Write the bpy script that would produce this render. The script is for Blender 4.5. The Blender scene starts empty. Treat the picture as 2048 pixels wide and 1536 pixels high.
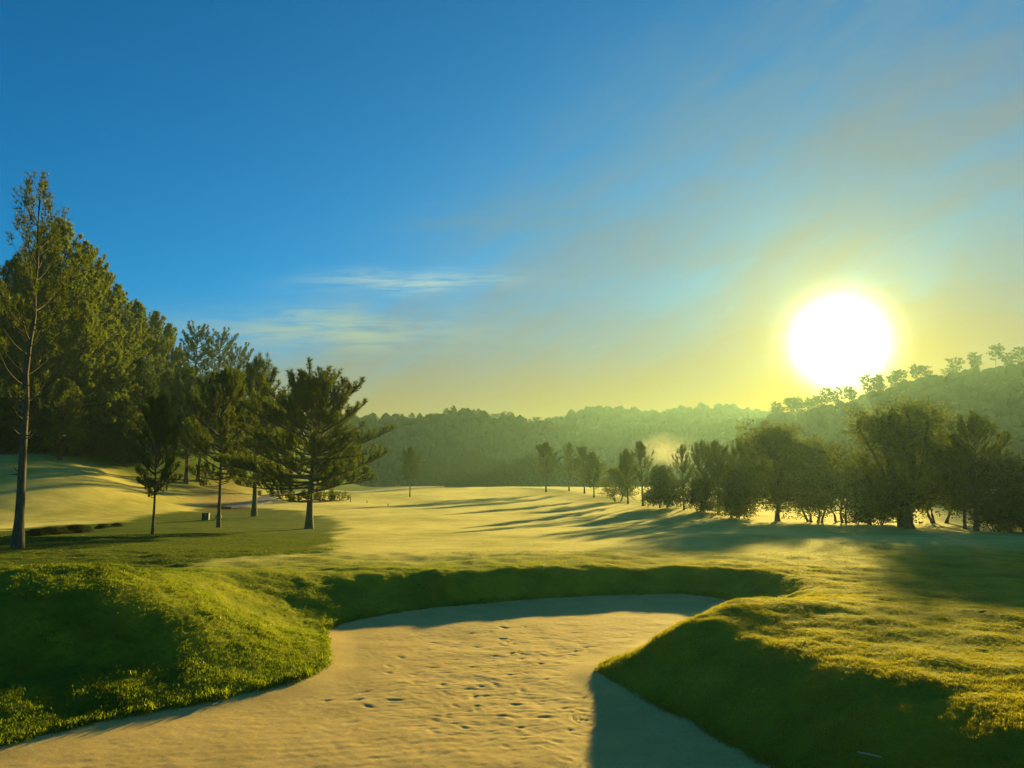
import bpy, math, random
import numpy as np
from mathutils import Vector

# ------------------------------------------------------------------ camera
SC = bpy.context.scene
COL = SC.collection
W, Hh, F = 2048.0, 1536.0, 1547.0          # photograph size and focal length in its pixels
EYE = 2.3                                   # eye height above the datum, metres
HORIZON = 950.0
PITCH = math.atan((HORIZON - Hh / 2) / F)
cam_d = bpy.data.cameras.new('camera')
cam_d.sensor_width = 36.0
cam_d.lens = 36.0 * F / W
cam_d.clip_start = 0.05
cam_d.clip_end = 12000.0
cam = bpy.data.objects.new('camera', cam_d)
COL.objects.link(cam)
cam.location = (0, 0, EYE)
cam.rotation_euler = (math.pi / 2 + PITCH, 0, 0)
SC.camera = cam

# ------------------------------------------------------------------ sun, sky, exposure
SUN_EL = math.radians(9.0)
SUN_AZ = math.radians(23.2)                 # to the right of the view axis (+Y)
SUN_DIR = Vector((math.sin(SUN_AZ) * math.cos(SUN_EL), math.cos(SUN_AZ) * math.cos(SUN_EL), math.sin(SUN_EL)))
sun_d = bpy.data.lights.new('sun', 'SUN')
sun_d.energy = 4.4
sun_d.angle = math.radians(0.9)
sun_d.color = (1.0, 0.74, 0.18)
sun = bpy.data.objects.new('sun', sun_d)
COL.objects.link(sun)
sun.rotation_euler = SUN_DIR.to_track_quat('Z', 'Y').to_euler()

SC.view_settings.view_transform = 'Standard'
SC.view_settings.look = 'None'
SC.view_settings.gamma = 1.0
SC.view_settings.use_curve_mapping = False
SC.view_settings.exposure = 1.72
SC.render.engine = 'CYCLES'
cy = SC.cycles
cy.use_denoising = True
cy.use_adaptive_sampling = False
cy.max_bounces = 8
cy.diffuse_bounces = 4
cy.glossy_bounces = 2
cy.transmission_bounces = 3
cy.transparent_max_bounces = 4
cy.volume_bounces = 0
cy.caustics_reflective = False
cy.caustics_refractive = False
cy.sample_clamp_indirect = 4.0


class NT:
    """small helper for node trees"""
    def __init__(s, tree):
        s.t = tree
        tree.nodes.clear()

    def n(s, typ, **kw):
        nd = s.t.nodes.new(typ)
        for k, v in kw.items():
            setattr(nd, k, v)
        return nd

    def put(s, sock, v):
        if isinstance(v, bpy.types.NodeSocket):
            s.t.links.new(v, sock)
        elif v is not None:
            if sock.type == 'RGBA' and len(v) == 3:
                v = (*v, 1)
            sock.default_value = v

    def m(s, op, a, b=None, c=None, clamp=False):
        nd = s.n('ShaderNodeMath', operation=op, use_clamp=clamp)
        s.put(nd.inputs[0], a)
        s.put(nd.inputs[1], b)
        s.put(nd.inputs[2], c)
        return nd.outputs[0]

    def v(s, op, a, b=None, out=0):
        nd = s.n('ShaderNodeVectorMath', operation=op)
        s.put(nd.inputs[0], a)
        s.put(nd.inputs[1], b)
        return nd.outputs['Value'] if op in ('DOT_PRODUCT', 'LENGTH') else nd.outputs[0]

    def scale(s, a, f):
        nd = s.n('ShaderNodeVectorMath', operation='SCALE')
        s.put(nd.inputs[0], a)
        s.put(nd.inputs['Scale'], f)
        return nd.outputs[0]

    def mix(s, f, a, b, blend='MIX', clamp=True):
        nd = s.n('ShaderNodeMix', data_type='RGBA', blend_type=blend, clamp_factor=clamp)
        s.put(nd.inputs[0], f)
        s.put(nd.inputs[6], a)
        s.put(nd.inputs[7], b)
        return nd.outputs[2]

    def ramp(s, f, lo, hi, a=0.0, b=1.0, smooth=True):
        nd = s.n('ShaderNodeMapRange', interpolation_type='SMOOTHSTEP' if smooth else 'LINEAR', clamp=True)
        s.put(nd.inputs[0], f)
        for i, x in enumerate((lo, hi, a, b)):
            s.put(nd.inputs[i + 1], x)
        return nd.outputs[0]

    def noise(s, vec, scale, detail=3.0, rough=0.55, dist=0.0, col=False):
        nd = s.n('ShaderNodeTexNoise')
        s.put(nd.inputs['Vector'], vec)
        nd.inputs['Scale'].default_value = scale
        nd.inputs['Detail'].default_value = detail
        nd.inputs['Roughness'].default_value = rough
        nd.inputs['Distortion'].default_value = dist
        return nd.outputs['Color' if col else 'Fac']


world = bpy.data.worlds.new('World')
SC.world = world
world.use_nodes = True
w = NT(world.node_tree)
SKY_STRENGTH = 0.06
tc = w.n('ShaderNodeTexCoord').outputs['Generated']
D = w.v('NORMALIZE', tc)
sep = w.n('ShaderNodeSeparateXYZ')
w.put(sep.inputs[0], D)
dz = w.m('MAXIMUM', sep.outputs[2], 0.0)
cs = w.v('DOT_PRODUCT', D, tuple(SUN_DIR))
th = w.m('ARCCOSINE', w.m('MINIMUM', cs, 1.0))              # angle to the sun, radians
skt = w.n('ShaderNodeTexSky', sky_type='NISHITA')
skt.sun_disc = False
# above the top third the clear blue stays as deep as it is there
cmb = w.n('ShaderNodeCombineXYZ')
w.put(cmb.inputs[0], sep.outputs[0])
w.put(cmb.inputs[1], sep.outputs[1])
w.put(cmb.inputs[2], w.m('MINIMUM', sep.outputs[2], 0.60))
w.put(skt.inputs[0], w.v('NORMALIZE', cmb.outputs[0]))
skt.sun_elevation = SUN_EL
skt.sun_rotation = SUN_AZ
skt.altitude = 1200
skt.air_density = 1.0
skt.dust_density = 0.6
skt.ozone_density = 2.0


def neg_exp(x, s, p=1.0):
    q = w.m('DIVIDE', x, s)
    if p != 1.0:
        q = w.m('POWER', q, p)
    return w.m('EXPONENT', w.m('MULTIPLY', q, -1.0))


# clear blue air (Nishita, strongly saturated as the photograph is)
base = w.mix(1.0, skt.outputs[0], (0.0, 0.47, 0.74), 'MULTIPLY', False)
col = base
# thin high cloud: a sheet whose edge is a great circle rising to the right; its fibres run along that edge
def sky_dir(az, el):
    a, e = math.radians(az), math.radians(el)
    return Vector((math.sin(a) * math.cos(e), math.cos(a) * math.cos(e), math.sin(e)))


edge_n = sky_dir(-22.0, 10.0).cross(sky_dir(23.0, 31.0)).normalized()
if edge_n.z > 0:
    edge_n = -edge_n

along = (sky_dir(23.0, 31.0) - sky_dir(-22.0, 10.0)).normalized()
cross_ = along.cross(edge_n).normalized()
fv = w.n('ShaderNodeCombineXYZ')
w.put(fv.inputs[0], w.v('DOT_PRODUCT', D, tuple(along)))
w.put(fv.inputs[1], w.m('MULTIPLY', w.v('DOT_PRODUCT', D, tuple(edge_n)), 3.0))
w.put(fv.inputs[2], w.v('DOT_PRODUCT', D, tuple(cross_)))
n1 = w.noise(fv.outputs[0], 2.6, 6, 0.55, 0.7)
n2 = w.noise(fv.outputs[0], 8.0, 6, 0.62, 0.9)
cl = w.m('MULTIPLY_ADD', n2, 0.30, w.m('MULTIPLY', n1, 0.86))
side = w.m('ADD', w.v('DOT_PRODUCT', D, tuple(edge_n)), w.m('MULTIPLY', w.m('SUBTRACT', cl, 0.58), 0.30))
veil = w.m('MULTIPLY', w.ramp(side, 0.0, 0.17), w.m('MULTIPLY_ADD', w.ramp(cl, 0.35, 0.75), 0.45, 0.48), clamp=True)
veilcol = w.mix(neg_exp(th, 0.38), (0.72, 1.34, 1.85), (1.6, 1.42, 1.10))
col = w.mix(veil, col, veilcol)


def streak(az, el, half_w, half_h, tilt, amt, c, lo=0.42, hi=0.62):
    """a wisp of cirrus round a direction (azimuth right of +Y, elevation)"""
    global col
    a, e = math.radians(az), math.radians(el)
    d0 = Vector((math.sin(a) * math.cos(e), math.cos(a) * math.cos(e), math.sin(e)))
    right = Vector((math.cos(a), -math.sin(a), 0))
    up = right.cross(d0)
    t = math.radians(tilt)
    ax = right * math.cos(t) + up * math.sin(t)
    ay = -right * math.sin(t) + up * math.cos(t)
    dx = w.m('DIVIDE', w.v('DOT_PRODUCT', D, tuple(ax)), math.radians(half_w))
    off = d0.dot(ay)
    dy = w.m('DIVIDE', w.m('SUBTRACT', w.v('DOT_PRODUCT', D, tuple(ay)), off), math.radians(half_h))
    offx = d0.dot(ax)
    dx = w.m('SUBTRACT', dx, offx / math.radians(half_w))
    front = w.ramp(w.v('DOT_PRODUCT', D, tuple(d0)), 0.7, 0.8)
    nn = w.m('MULTIPLY', w.m('SUBTRACT', w.noise(D, 9.0, 5, 0.6, 0.5), 0.5), 1.8)
    r2 = w.m('ADD', w.m('MULTIPLY', dx, dx), w.m('MULTIPLY', w.m('ADD', dy, nn), w.m('ADD', dy, nn)))
    g = w.m('EXPONENT', w.m('MULTIPLY', r2, -1.0))
    fib = w.n('ShaderNodeCombineXYZ')
    w.put(fib.inputs[0], w.m('MULTIPLY', dx, 0.9))
    w.put(fib.inputs[1], w.m('MULTIPLY', dy, 1.4))
    fb = w.ramp(w.noise(fib.outputs[0], 1.6, 6, 0.6, 0.6), lo - 0.14, hi)
    g = w.m('MULTIPLY', w.m('MULTIPLY', g, fb), w.m('MULTIPLY', front, amt), clamp=True)
    col = w.mix(g, col, c)


streak(-7.0, 14.2, 6.5, 0.75, 3, 1.0, (1.9, 2.9, 3.0))
streak(-13.0, 10.4, 9.0, 1.5, 3, 1.0, (1.9, 2.7, 2.3))
streak(1.5, 18.8, 8.0, 1.6, 6, 0.75, (0.6, 1.5, 2.2))
streak(12.0, 25.0, 20.0, 4.5, 26, 0.40, (0.65, 1.35, 1.9))
streak(26.0, 30.0, 22.0, 5.5, 30, 0.45, (0.85, 1.5, 2.0))
# warm band towards the horizon, wider and stronger towards the sun
toward = neg_exp(th, 0.62)
band_h = w.m('MULTIPLY_ADD', toward, 0.075, 0.120)
hb = w.m('EXPONENT', w.m('MULTIPLY', w.m('POWER', w.m('DIVIDE', dz, band_h), 3.4), -1.0))
hb = w.m('MULTIPLY', hb, w.m('MULTIPLY_ADD', toward, 0.30, 0.82), clamp=True)
warm = w.mix(toward, (2.1, 1.9, 0.42), (1.85, 0.55, 0.0))
col = w.mix(hb, col, warm)
# the bright circumsolar sky in hazy air
aur = w.m('MULTIPLY', neg_exp(th, 0.037, 2.2), 60.0)
aur2 = w.m('MULTIPLY', neg_exp(th, 0.085, 1.3), 4.0)
col = w.v('ADD', col, w.scale((1.0, 0.95, 0.62), aur))
col = w.v('ADD', col, w.scale((1.0, 0.86, 0.0), aur2))
bg = w.n('ShaderNodeBackground')
w.put(bg.inputs[0], col)
bg.inputs[1].default_value = SKY_STRENGTH
wo = w.n('ShaderNodeOutputWorld')
w.t.links.new(bg.outputs[0], wo.inputs[0])

# ------------------------------------------------------------------ general helpers
def pixel_dir(px, py):
    """world direction through a point of the photograph"""
    x, y = (px - W / 2) / F, (Hh / 2 - py) / F
    c, s = math.cos(PITCH), math.sin(PITCH)
    return Vector((x, c - y * s, s + y * c))


def point_at(px, py, dist):
    """the point at ground distance dist (along +Y) seen there"""
    d = pixel_dir(px, py)
    k = dist / d.y
    return Vector((d.x * k, dist, EYE + d.z * k))


def vnoise(x, y, seed=0):
    """value noise in [-1, 1] for numpy arrays"""
    x = np.asarray(x, float)
    y = np.asarray(y, float)
    xi, yi = np.floor(x).astype(np.int64), np.floor(y).astype(np.int64)
    fx, fy = x - xi, y - yi
    fx, fy = fx * fx * (3 - 2 * fx), fy * fy * (3 - 2 * fy)

    def h(a, b):
        n = (a * 374761393 + b * 668265263 + seed * 1442695041) & 0xFFFFFFFF
        n = ((n ^ (n >> 13)) * 1274126177) & 0xFFFFFFFF
        return ((n ^ (n >> 16)) & 0xFFFF) / 32767.5 - 1.0
    return ((h(xi, yi) * (1 - fx) + h(xi + 1, yi) * fx) * (1 - fy)
            + (h(xi, yi + 1) * (1 - fx) + h(xi + 1, yi + 1) * fx) * fy)


def fbm(x, y, seed=0, octv=4):
    r, a = 0.0, 0.5
    for i in range(octv):
        r = r + a * vnoise(x * 2 ** i + 17.3 * i, y * 2 ** i - 9.1 * i, seed + i)
        a *= 0.5
    return r


def sstep(a, b, x):
    t = np.clip((np.asarray(x, float) - a) / (b - a), 0, 1)
    return t * t * (3 - 2 * t)


def gauss(x, y, cx, cy_, rx, ry, rot=0.0):
    c, s = math.cos(rot), math.sin(rot)
    dx, dy = x - cx, y - cy_
    u, v = dx * c + dy * s, -dx * s + dy * c
    return np.exp(-(u / rx) ** 2 - (v / ry) ** 2)


def mesh_np(name, V, faces, smooth=False):
    """V (n,3); faces: list of (m,k) index arrays"""
    me = bpy.data.meshes.new(name)
    V = np.ascontiguousarray(V, np.float32)
    faces = [np.asarray(f, np.int32) for f in faces if len(f)]
    nl = sum(f.size for f in faces)
    npoly = sum(len(f) for f in faces)
    me.vertices.add(len(V))
    me.vertices.foreach_set('co', V.ravel())
    me.loops.add(nl)
    me.polygons.add(npoly)
    me.loops.foreach_set('vertex_index', np.concatenate([f.ravel() for f in faces]))
    sizes = np.concatenate([np.full(len(f), f.shape[1], np.int32) for f in faces])
    starts = np.concatenate([[0], np.cumsum(sizes)[:-1]]).astype(np.int32)
    me.polygons.foreach_set('loop_start', starts)
    if smooth:
        me.polygons.foreach_set('use_smooth', np.ones(npoly, bool))
    me.update(calc_edges=True)
    me.validate()
    return me


def link(name, me, mat=None, parent=None):
    o = bpy.data.objects.new(name, me)
    COL.objects.link(o)
    if mat is not None and me is not None and not me.materials:
        me.materials.append(mat)
    if parent is not None:
        o.parent = parent
    return o


def tag(o, label=None, cat=None, group=None, kind=None):
    for k, v in (('label', label), ('category', cat), ('group', group), ('kind', kind)):
        if v:
            o[k] = v
    return o


def grid_faces(nx, ny):
    i = np.arange(nx - 1)[None, :] + nx * np.arange(ny - 1)[:, None]
    return np.stack([i, i + 1, i + 1 + nx, i + nx], -1).reshape(-1, 4)


def new_mat(name):
    m = bpy.data.materials.new(name)
    m.use_nodes = True
    t = NT(m.node_tree)
    out = t.n('ShaderNodeOutputMaterial')
    return m, t, out


# ------------------------------------------------------------------ the bunker outline (foot of its banks), metres
SAND_Z = -0.95
OUT = [  # x, y, width of the bank behind this point
    (-6.3, 9.5, 3.7), (-5.5, 10.45, 3.7), (-4.3, 11.55, 3.7), (-3.4, 12.65, 3.6), (-3.2, 13.7, 3.4), (-3.55, 15.3, 3.2),
    (-3.85, 16.7, 3.2), (-3.4, 17.7, 2.9), (-2.1, 19.2, 1.6), (0.4, 20.6, 1.0), (3.2, 21.4, 1.0), (4.8, 21.5, 1.1),
    (5.7, 20.4, 1.4), (5.6, 18.7, 1.6), (4.7, 17.1, 1.6), (3.0, 15.5, 1.7), (1.95, 14.2, 1.8), (1.45, 13.25, 1.9),
    (1.7, 12.2, 2.0), (2.2, 10.95, 2.0), (2.65, 9.7, 2.0), (3.0, 8.6, 2.0), (3.0, 6.4, 2.0), (1.6, 4.9, 1.6),
    (-1.5, 4.5, 1.6), (-5.0, 5.3, 1.8), (-9.5, 6.6, 2.0), (-10.2, 7.8, 3.0), (-8.3, 8.6, 3.7)]


def catmull(pts, n):
    P = np.array(pts, float)
    N = len(P)
    r = []
    for i in range(N):
        p0, p1, p2, p3 = P[i - 1], P[i], P[(i + 1) % N], P[(i + 2) % N]
        for t in np.arange(n) / n:
            r.append(0.5 * (2 * p1 + (p2 - p0) * t + (2 * p0 - 5 * p1 + 4 * p2 - p3) * t * t + (3 * p1 - p0 - 3 * p2 + p3) * t ** 3))
    return np.array(r)


RING = catmull(OUT, 9)


def poly_sdf(x, y, P):
    """signed distance (negative inside) and nearest-vertex weights source"""
    shp = np.shape(x)
    x, y = np.ravel(x), np.ravel(y)
    A, B = P[:, :2], np.roll(P[:, :2], -1, 0)
    best = np.full(x.shape, 1e9)
    inside = np.zeros(x.shape, bool)
    for (ax, ay), (bx, by) in zip(A, B):
        ex, ey = bx - ax, by - ay
        t = np.clip(((x - ax) * ex + (y - ay) * ey) / (ex * ex + ey * ey + 1e-12), 0, 1)
        d = (x - ax - t * ex) ** 2 + (y - ay - t * ey) ** 2
        best = np.minimum(best, d)
        c = ((ay > y) != (by > y)) & (x < (bx - ax) * (y - ay) / ((by - ay) if by != ay else 1e-9) + ax)
        inside ^= c
    d = np.sqrt(best)
    return np.where(inside, -d, d).reshape(shp)


def ring_width(x, y):
    shp = np.shape(x)
    x, y = np.ravel(x), np.ravel(y)
    dm = np.sqrt((x[:, None] - RING[None, :, 0]) ** 2 + (y[:, None] - RING[None, :, 1]) ** 2)
    mn = dm.min(1, keepdims=True)
    wt = np.exp(-(dm - mn) / 0.35)
    return ((wt * RING[None, :, 2]).sum(1) / wt.sum(1)).reshape(shp)


# ------------------------------------------------------------------ height of the land
def land(x, y):
    z = -0.3 - 1.15 * sstep(20, 66, y) + 0.85 * sstep(85, 185, y) - 11.0 * sstep(190, 290, y)
    # grassy mound and the wooded hillside to the west
    lat = sstep(-29.5, -52, x + 0.10 * (y - 80))
    z = z + 5.9 * lat * sstep(52, 84, y) + 12.0 * sstep(-36, -80, x) * sstep(82, 140, y) * (1 - sstep(200, 320, y))
    z = z + 3.4 * sstep(-23, -46, x + 0.12 * (y - 106)) * sstep(82, 110, y) * (1 - sstep(200, 320, y))
    # soft undulation of the fairway
    far = sstep(22, 34, y)
    z = z + far * (0.16 * vnoise(x / 13, y / 17, 3) + 0.07 * vnoise(x / 5.2, y / 7.5, 4)) + 0.035 * vnoise(x / 2.1, y / 2.1, 5)
    z = z + far * 0.30 * np.exp(-((x + 0.18 * (y - 75) - 20.0) / 7.0) ** 2) * sstep(62, 80, y) * (1 - sstep(165, 185, y))
    z = z - 0.09 * gauss(x, y, -2.9, 24.6, 1.7, 0.7) - 0.05 * gauss(x, y, -4.6, 29.0, 2.4, 1.2)
    # mounds round the bunker
    z = z + 0.90 * gauss(x, y, -8.6, 14.3, 3.6, 2.5, 0.25) + 0.36 * gauss(x, y, -10.5, 17.6, 6.5, 2.2, 0.30)
    z = z + 0.36 * gauss(x, y, 7.0, 7.0, 4.2, 5.5) + 0.26 * gauss(x, y, 4.4, 14.2, 2.6, 1.7) + 0.16 * gauss(x, y, 9.5, 13.0, 4, 4)
    z = z + 0.9 * gauss(x, y, 0, 0, 3.6, 3.4)
    return z


def ground(x, y):
    x = np.asarray(x, float)
    y = np.asarray(y, float)
    z = land(x, y)
    near = (x > -17) & (x < 13) & (y > 0) & (y < 28)
    if near.any():
        xn, yn = x[near], y[near]
        d = poly_sdf(xn, yn, RING) + 0.05 * vnoise(xn * 2.2, yn * 2.2, 31) + 0.035 * vnoise(xn * 5, yn * 5, 32) + 0.02 * vnoise(xn * 11, yn * 11, 35)
        wd = np.concatenate([ring_width(a, b) for a, b in zip(np.array_split(xn, 12), np.array_split(yn, 12))])
        t = np.clip(d / wd, 0, 1)
        s = 0.62 * np.sin(t * math.pi / 2) + 0.38 * t * t * (3 - 2 * t)
        zo = SAND_Z + 0.045 + (z[near] - SAND_Z - 0.045) * s + 0.35 * np.clip(d, 0, 0.10)
        lump = 0.045 * vnoise(xn * 1.5, yn * 1.5, 33) + 0.02 * vnoise(xn * 4, yn * 4, 34)
        zo = zo + lump * np.clip(d / 0.5, 0, 1)
        zi = SAND_Z + 0.045 + 1.1 * np.maximum(d, -0.4)
        z = z.copy()
        z[near] = np.where(d > 0, zo, zi)
    return z


def ground1(x, y):
    return float(ground(np.array([x]), np.array([y]))[0])


def hit(px, py, far=240.0):
    """where the view ray through a photograph point meets the land"""
    d = pixel_dir(px, py)
    ys = np.linspace(5, far, 4000)
    k = ys / d.y
    zs = EYE + d.z * k
    g = ground(d.x * k, ys)
    below = np.nonzero(zs <= g)[0]
    if not len(below):
        return None
    i = below[0]
    return Vector((d.x * k[i], ys[i], float(g[i])))


# ------------------------------------------------------------------ ground sheet
def axis(parts):
    r = []
    for a, b, st in parts:
        n = max(1, int(round((b - a) / st)))
        r.append(np.linspace(a, b, n, endpoint=False))
    r.append([parts[-1][1]])
    return np.concatenate(r)


gx = axis([(-3000, -400, 130), (-400, -110, 12), (-110, -45, 1.6), (-45, -12, 0.45), (-12, 9, 0.12), (9, 20, 0.35), (20, 60, 1.2), (60, 400, 14), (400, 3000, 130)])
gy = axis([(-600, -40, 60), (-40, 2, 4), (2, 7, 0.3), (7, 23, 0.12), (23, 45, 0.3), (45, 195, 0.9), (195, 300, 5), (300, 800, 40), (800, 4000, 160)])
GX, GY = np.meshgrid(gx, gy)
GZ = ground(GX.ravel(), GY.ravel()).reshape(GX.shape)
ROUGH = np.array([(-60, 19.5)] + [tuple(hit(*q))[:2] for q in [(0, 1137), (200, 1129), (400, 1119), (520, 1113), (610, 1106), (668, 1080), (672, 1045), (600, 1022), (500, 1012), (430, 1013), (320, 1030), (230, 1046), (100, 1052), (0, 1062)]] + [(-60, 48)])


def cover(x, y):
    """(dew, rough, earth) of the turf, 0..1"""
    x = np.ravel(x)
    y = np.ravel(y)
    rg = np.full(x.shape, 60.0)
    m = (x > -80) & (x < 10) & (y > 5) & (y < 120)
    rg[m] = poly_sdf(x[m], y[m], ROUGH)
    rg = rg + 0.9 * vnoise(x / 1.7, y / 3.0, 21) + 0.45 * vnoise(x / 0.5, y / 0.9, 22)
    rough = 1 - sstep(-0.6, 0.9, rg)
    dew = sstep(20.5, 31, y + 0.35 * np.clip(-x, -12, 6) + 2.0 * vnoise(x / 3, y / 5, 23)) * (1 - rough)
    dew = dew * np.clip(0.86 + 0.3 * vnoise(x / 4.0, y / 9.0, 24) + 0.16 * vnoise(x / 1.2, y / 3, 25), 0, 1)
    # pale strip on the crest above the bunker
    wood = sstep(-34, -42, x - 0.25 * (y - 94)) * sstep(83, 91, y) * (1 - sstep(200, 320, y))
    wood = np.maximum(wood, sstep(183, 200, y))
    # the berm under the trees is not mown
    berm = np.exp(-((x + 0.18 * (y - 75) - 20.0) / 4.0) ** 2) * sstep(66, 84, y) * (1 - sstep(160, 178, y))
    dew = dew * (1 - wood) * (1 - 0.85 * berm)
    rough = np.maximum(rough, np.maximum(wood, 0.6 * berm))
    ex = gauss(x, y, -33.5, 91.0, 3.6, 10.0, 0.25)
    return dew, rough, np.clip(ex * 1.1, 0, 1)


dew, rough, earth = cover(GX, GY)
gme = mesh_np('ground', np.stack([GX.ravel(), GY.ravel(), GZ.ravel()], -1), [grid_faces(len(gx), len(gy))], True)
ca = gme.color_attributes.new('cover', 'FLOAT_COLOR', 'POINT')
ca.data.foreach_set('color', np.stack([dew, rough, earth, np.ones_like(dew)], -1).astype(np.float32).ravel())

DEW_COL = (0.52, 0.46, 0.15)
TURF_COL = (0.135, 0.165, 0.022)
ROUGH_COL = (0.085, 0.125, 0.012)
gm, t, out = new_mat('turf')
at = t.n('ShaderNodeAttribute', attribute_name='cover')
sp = t.n('ShaderNodeSeparateColor')
t.put(sp.inputs[0], at.outputs['Color'])
co = t.n('ShaderNodeTexCoord').outputs['Object']
nA = t.noise(co, 0.9, 6, 0.6)
nB = t.noise(co, 9.0, 5, 0.7)
nC = t.noise(co, 60.0, 3, 0.7)
mpg = t.n('ShaderNodeMapping')
t.put(mpg.inputs[0], co)
mpg.inputs['Scale'].default_value = (0.30, 1.0, 1.0)
mpg.inputs['Rotation'].default_value = (0, 0, 0.25)
nD = t.noise(mpg.outputs[0], 0.55, 6, 0.65, 0.6)
turf = t.mix(t.ramp(nA, 0.35, 0.68), (0.14, 0.165, 0.006), (0.31, 0.295, 0.012))
turf = t.mix(t.ramp(nB, 0.35, 0.7), turf, t.mix(0.5, turf, (0.20, 0.20, 0.03)))
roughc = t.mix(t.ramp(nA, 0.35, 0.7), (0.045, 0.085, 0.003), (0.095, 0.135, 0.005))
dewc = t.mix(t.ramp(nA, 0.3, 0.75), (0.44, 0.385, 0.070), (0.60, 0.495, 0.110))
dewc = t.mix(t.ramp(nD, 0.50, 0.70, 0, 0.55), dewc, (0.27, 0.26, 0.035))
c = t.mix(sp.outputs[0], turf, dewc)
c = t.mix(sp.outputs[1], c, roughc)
c = t.mix(t.m('MULTIPLY', sp.outputs[2], t.ramp(nB, 0.3, 0.6)), c, (0.20, 0.10, 0.035))
c = t.mix(t.m('MULTIPLY', t.ramp(nB, 0.62, 0.74), 0.55), c, t.mix(0.5, c, (0.06, 0.07, 0.012)))
b = t.n('ShaderNodeBsdfPrincipled')
t.put(b.inputs['Base Color'], c)
b.inputs['Roughness'].default_value = 0.95
b.inputs['Specular IOR Level'].default_value = 0.04
t.put(b.inputs['Sheen Weight'], t.m('MULTIPLY', sp.outputs[0], 0.10))
b.inputs['Sheen Roughness'].default_value = 0.5
t.put(b.inputs['Sheen Tint'], (0.95, 0.9, 0.6))
bp = t.n('ShaderNodeBump')
bp.inputs['Strength'].default_value = 0.35
bp.inputs['Distance'].default_value = 0.03
t.put(bp.inputs['Height'], t.m('ADD', t.m('MULTIPLY', nB, 1.0), t.m('MULTIPLY', nC, 0.35)))
t.put(b.inputs['Normal'], bp.outputs[0])
t.put(out.inputs[0], b.outputs[0])
tag(link('ground', gme, gm), kind='structure')

# ------------------------------------------------------------------ bunker sand: a finely modelled sheet with footprints and rake marks
rng = np.random.default_rng(5)
sx = np.arange(-7.6, 6.9, 0.03)
sy = axis([(4.2, 7.4, 0.12), (7.4, 17.5, 0.03), (17.5, 22.0, 0.06)])
SX, SY = np.meshgrid(sx, sy)
sd = np.full(SX.shape, 0.0)
step = 6
sd_c = poly_sdf(SX[::step, ::step], SY[::step, ::step], RING)
iy = np.clip(np.arange(len(sy)) / step, 0, sd_c.shape[0] - 1.001)
ix = np.clip(np.arange(len(sx)) / step, 0, sd_c.shape[1] - 1.001)
y0, x0 = iy.astype(int), ix.astype(int)
fy, fx = (iy - y0)[:, None], (ix - x0)[None, :]
sd = ((sd_c[y0][:, x0] * (1 - fx) + sd_c[y0][:, x0 + 1] * fx) * (1 - fy) + (sd_c[y0 + 1][:, x0] * (1 - fx) + sd_c[y0 + 1][:, x0 + 1] * fx) * fy)
SZ = SAND_Z + 0.05 * sstep(-0.6, 0.15, sd) + 0.020 * vnoise(SX / 1.6, SY / 1.6, 41) + 0.003 * vnoise(SX / 0.45, SY / 0.35, 42)
mid = sstep(-0.25, -1.0, sd)
SZ += mid * (0.004 * fbm(SX / 0.3 - SY, SY / 0.25 + SX, 43, 3) + 0.0022 * vnoise(SX / 0.07, SY / 0.07, 44))
churn = np.clip(gauss(SX, SY, 0.1, 12.2, 2.4, 3.6) * 1.15 + gauss(SX, SY, 0.6, 15.5, 2.6, 1.8) * 0.8, 0, 1)
SZ += mid * churn * (0.016 * fbm(SX / 0.42 + SY * 0.6, SY / 0.34 - SX * 0.5, 45, 4))
# raked grooves
rk = np.clip(gauss(SX, SY, 0.45, 9.5, 1.1, 1.5) + gauss(SX, SY, 0.5, 11.6, 0.45, 1.0), 0, 1) * sstep(-0.1, 0.25, vnoise(SX / 0.5, SY / 0.9, 47))
ang = 0.9 * vnoise(SX / 2.0, SY / 2.0, 48)
SZ += 0.009 * rk * np.sin((SX * np.cos(ang) + SY * np.sin(ang) * 0.7) * 2 * math.pi / 0.125)
lr = gauss(SX, SY, -1.6, 9.7, 3.2, 0.55, 0.10)
SZ += 0.0012 * lr * np.sin((SY - 0.16 * SX + 0.08 * vnoise(SX / 1.0, SY, 49)) * 2 * math.pi / 0.21)
feet = []
for path in ([(-2.6, 11.6), (-1.5, 12.6), (0.2, 14.4), (2.4, 15.6)], [(-1.9, 15.9), (-0.4, 15.2), (1.2, 14.6)], [(-2.1, 11.3), (-0.6, 10.6), (0.8, 11.2)], [(-2.2, 13.6), (-0.8, 12.0), (0.7, 9.4)]):
    pts = np.array(path)
    seg = np.linspace(0, len(pts) - 1.001, int(np.hypot(*np.diff(pts, axis=0).T).sum() / 0.42))
    for k, s_ in enumerate(seg):
        i = int(s_)
        p = pts[i] + (pts[i + 1] - pts[i]) * (s_ - i)
        a = math.atan2(*(pts[i + 1] - pts[i])[::-1])
        feet.append((p[0] - math.sin(a) * 0.12 * (-1) ** k, p[1] + math.cos(a) * 0.12 * (-1) ** k, a + rng.normal(0, 0.25)))
for k in range(60):
    feet.append((rng.normal(-0.1, 1.5), rng.normal(13.0, 2.2), rng.uniform(0, 6.3)))
n_big = len(feet)
for k in range(520):
    feet.append((rng.normal(0.0, 1.3), rng.normal(12.6, 2.4), rng.normal(0.1, 0.6)))
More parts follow.
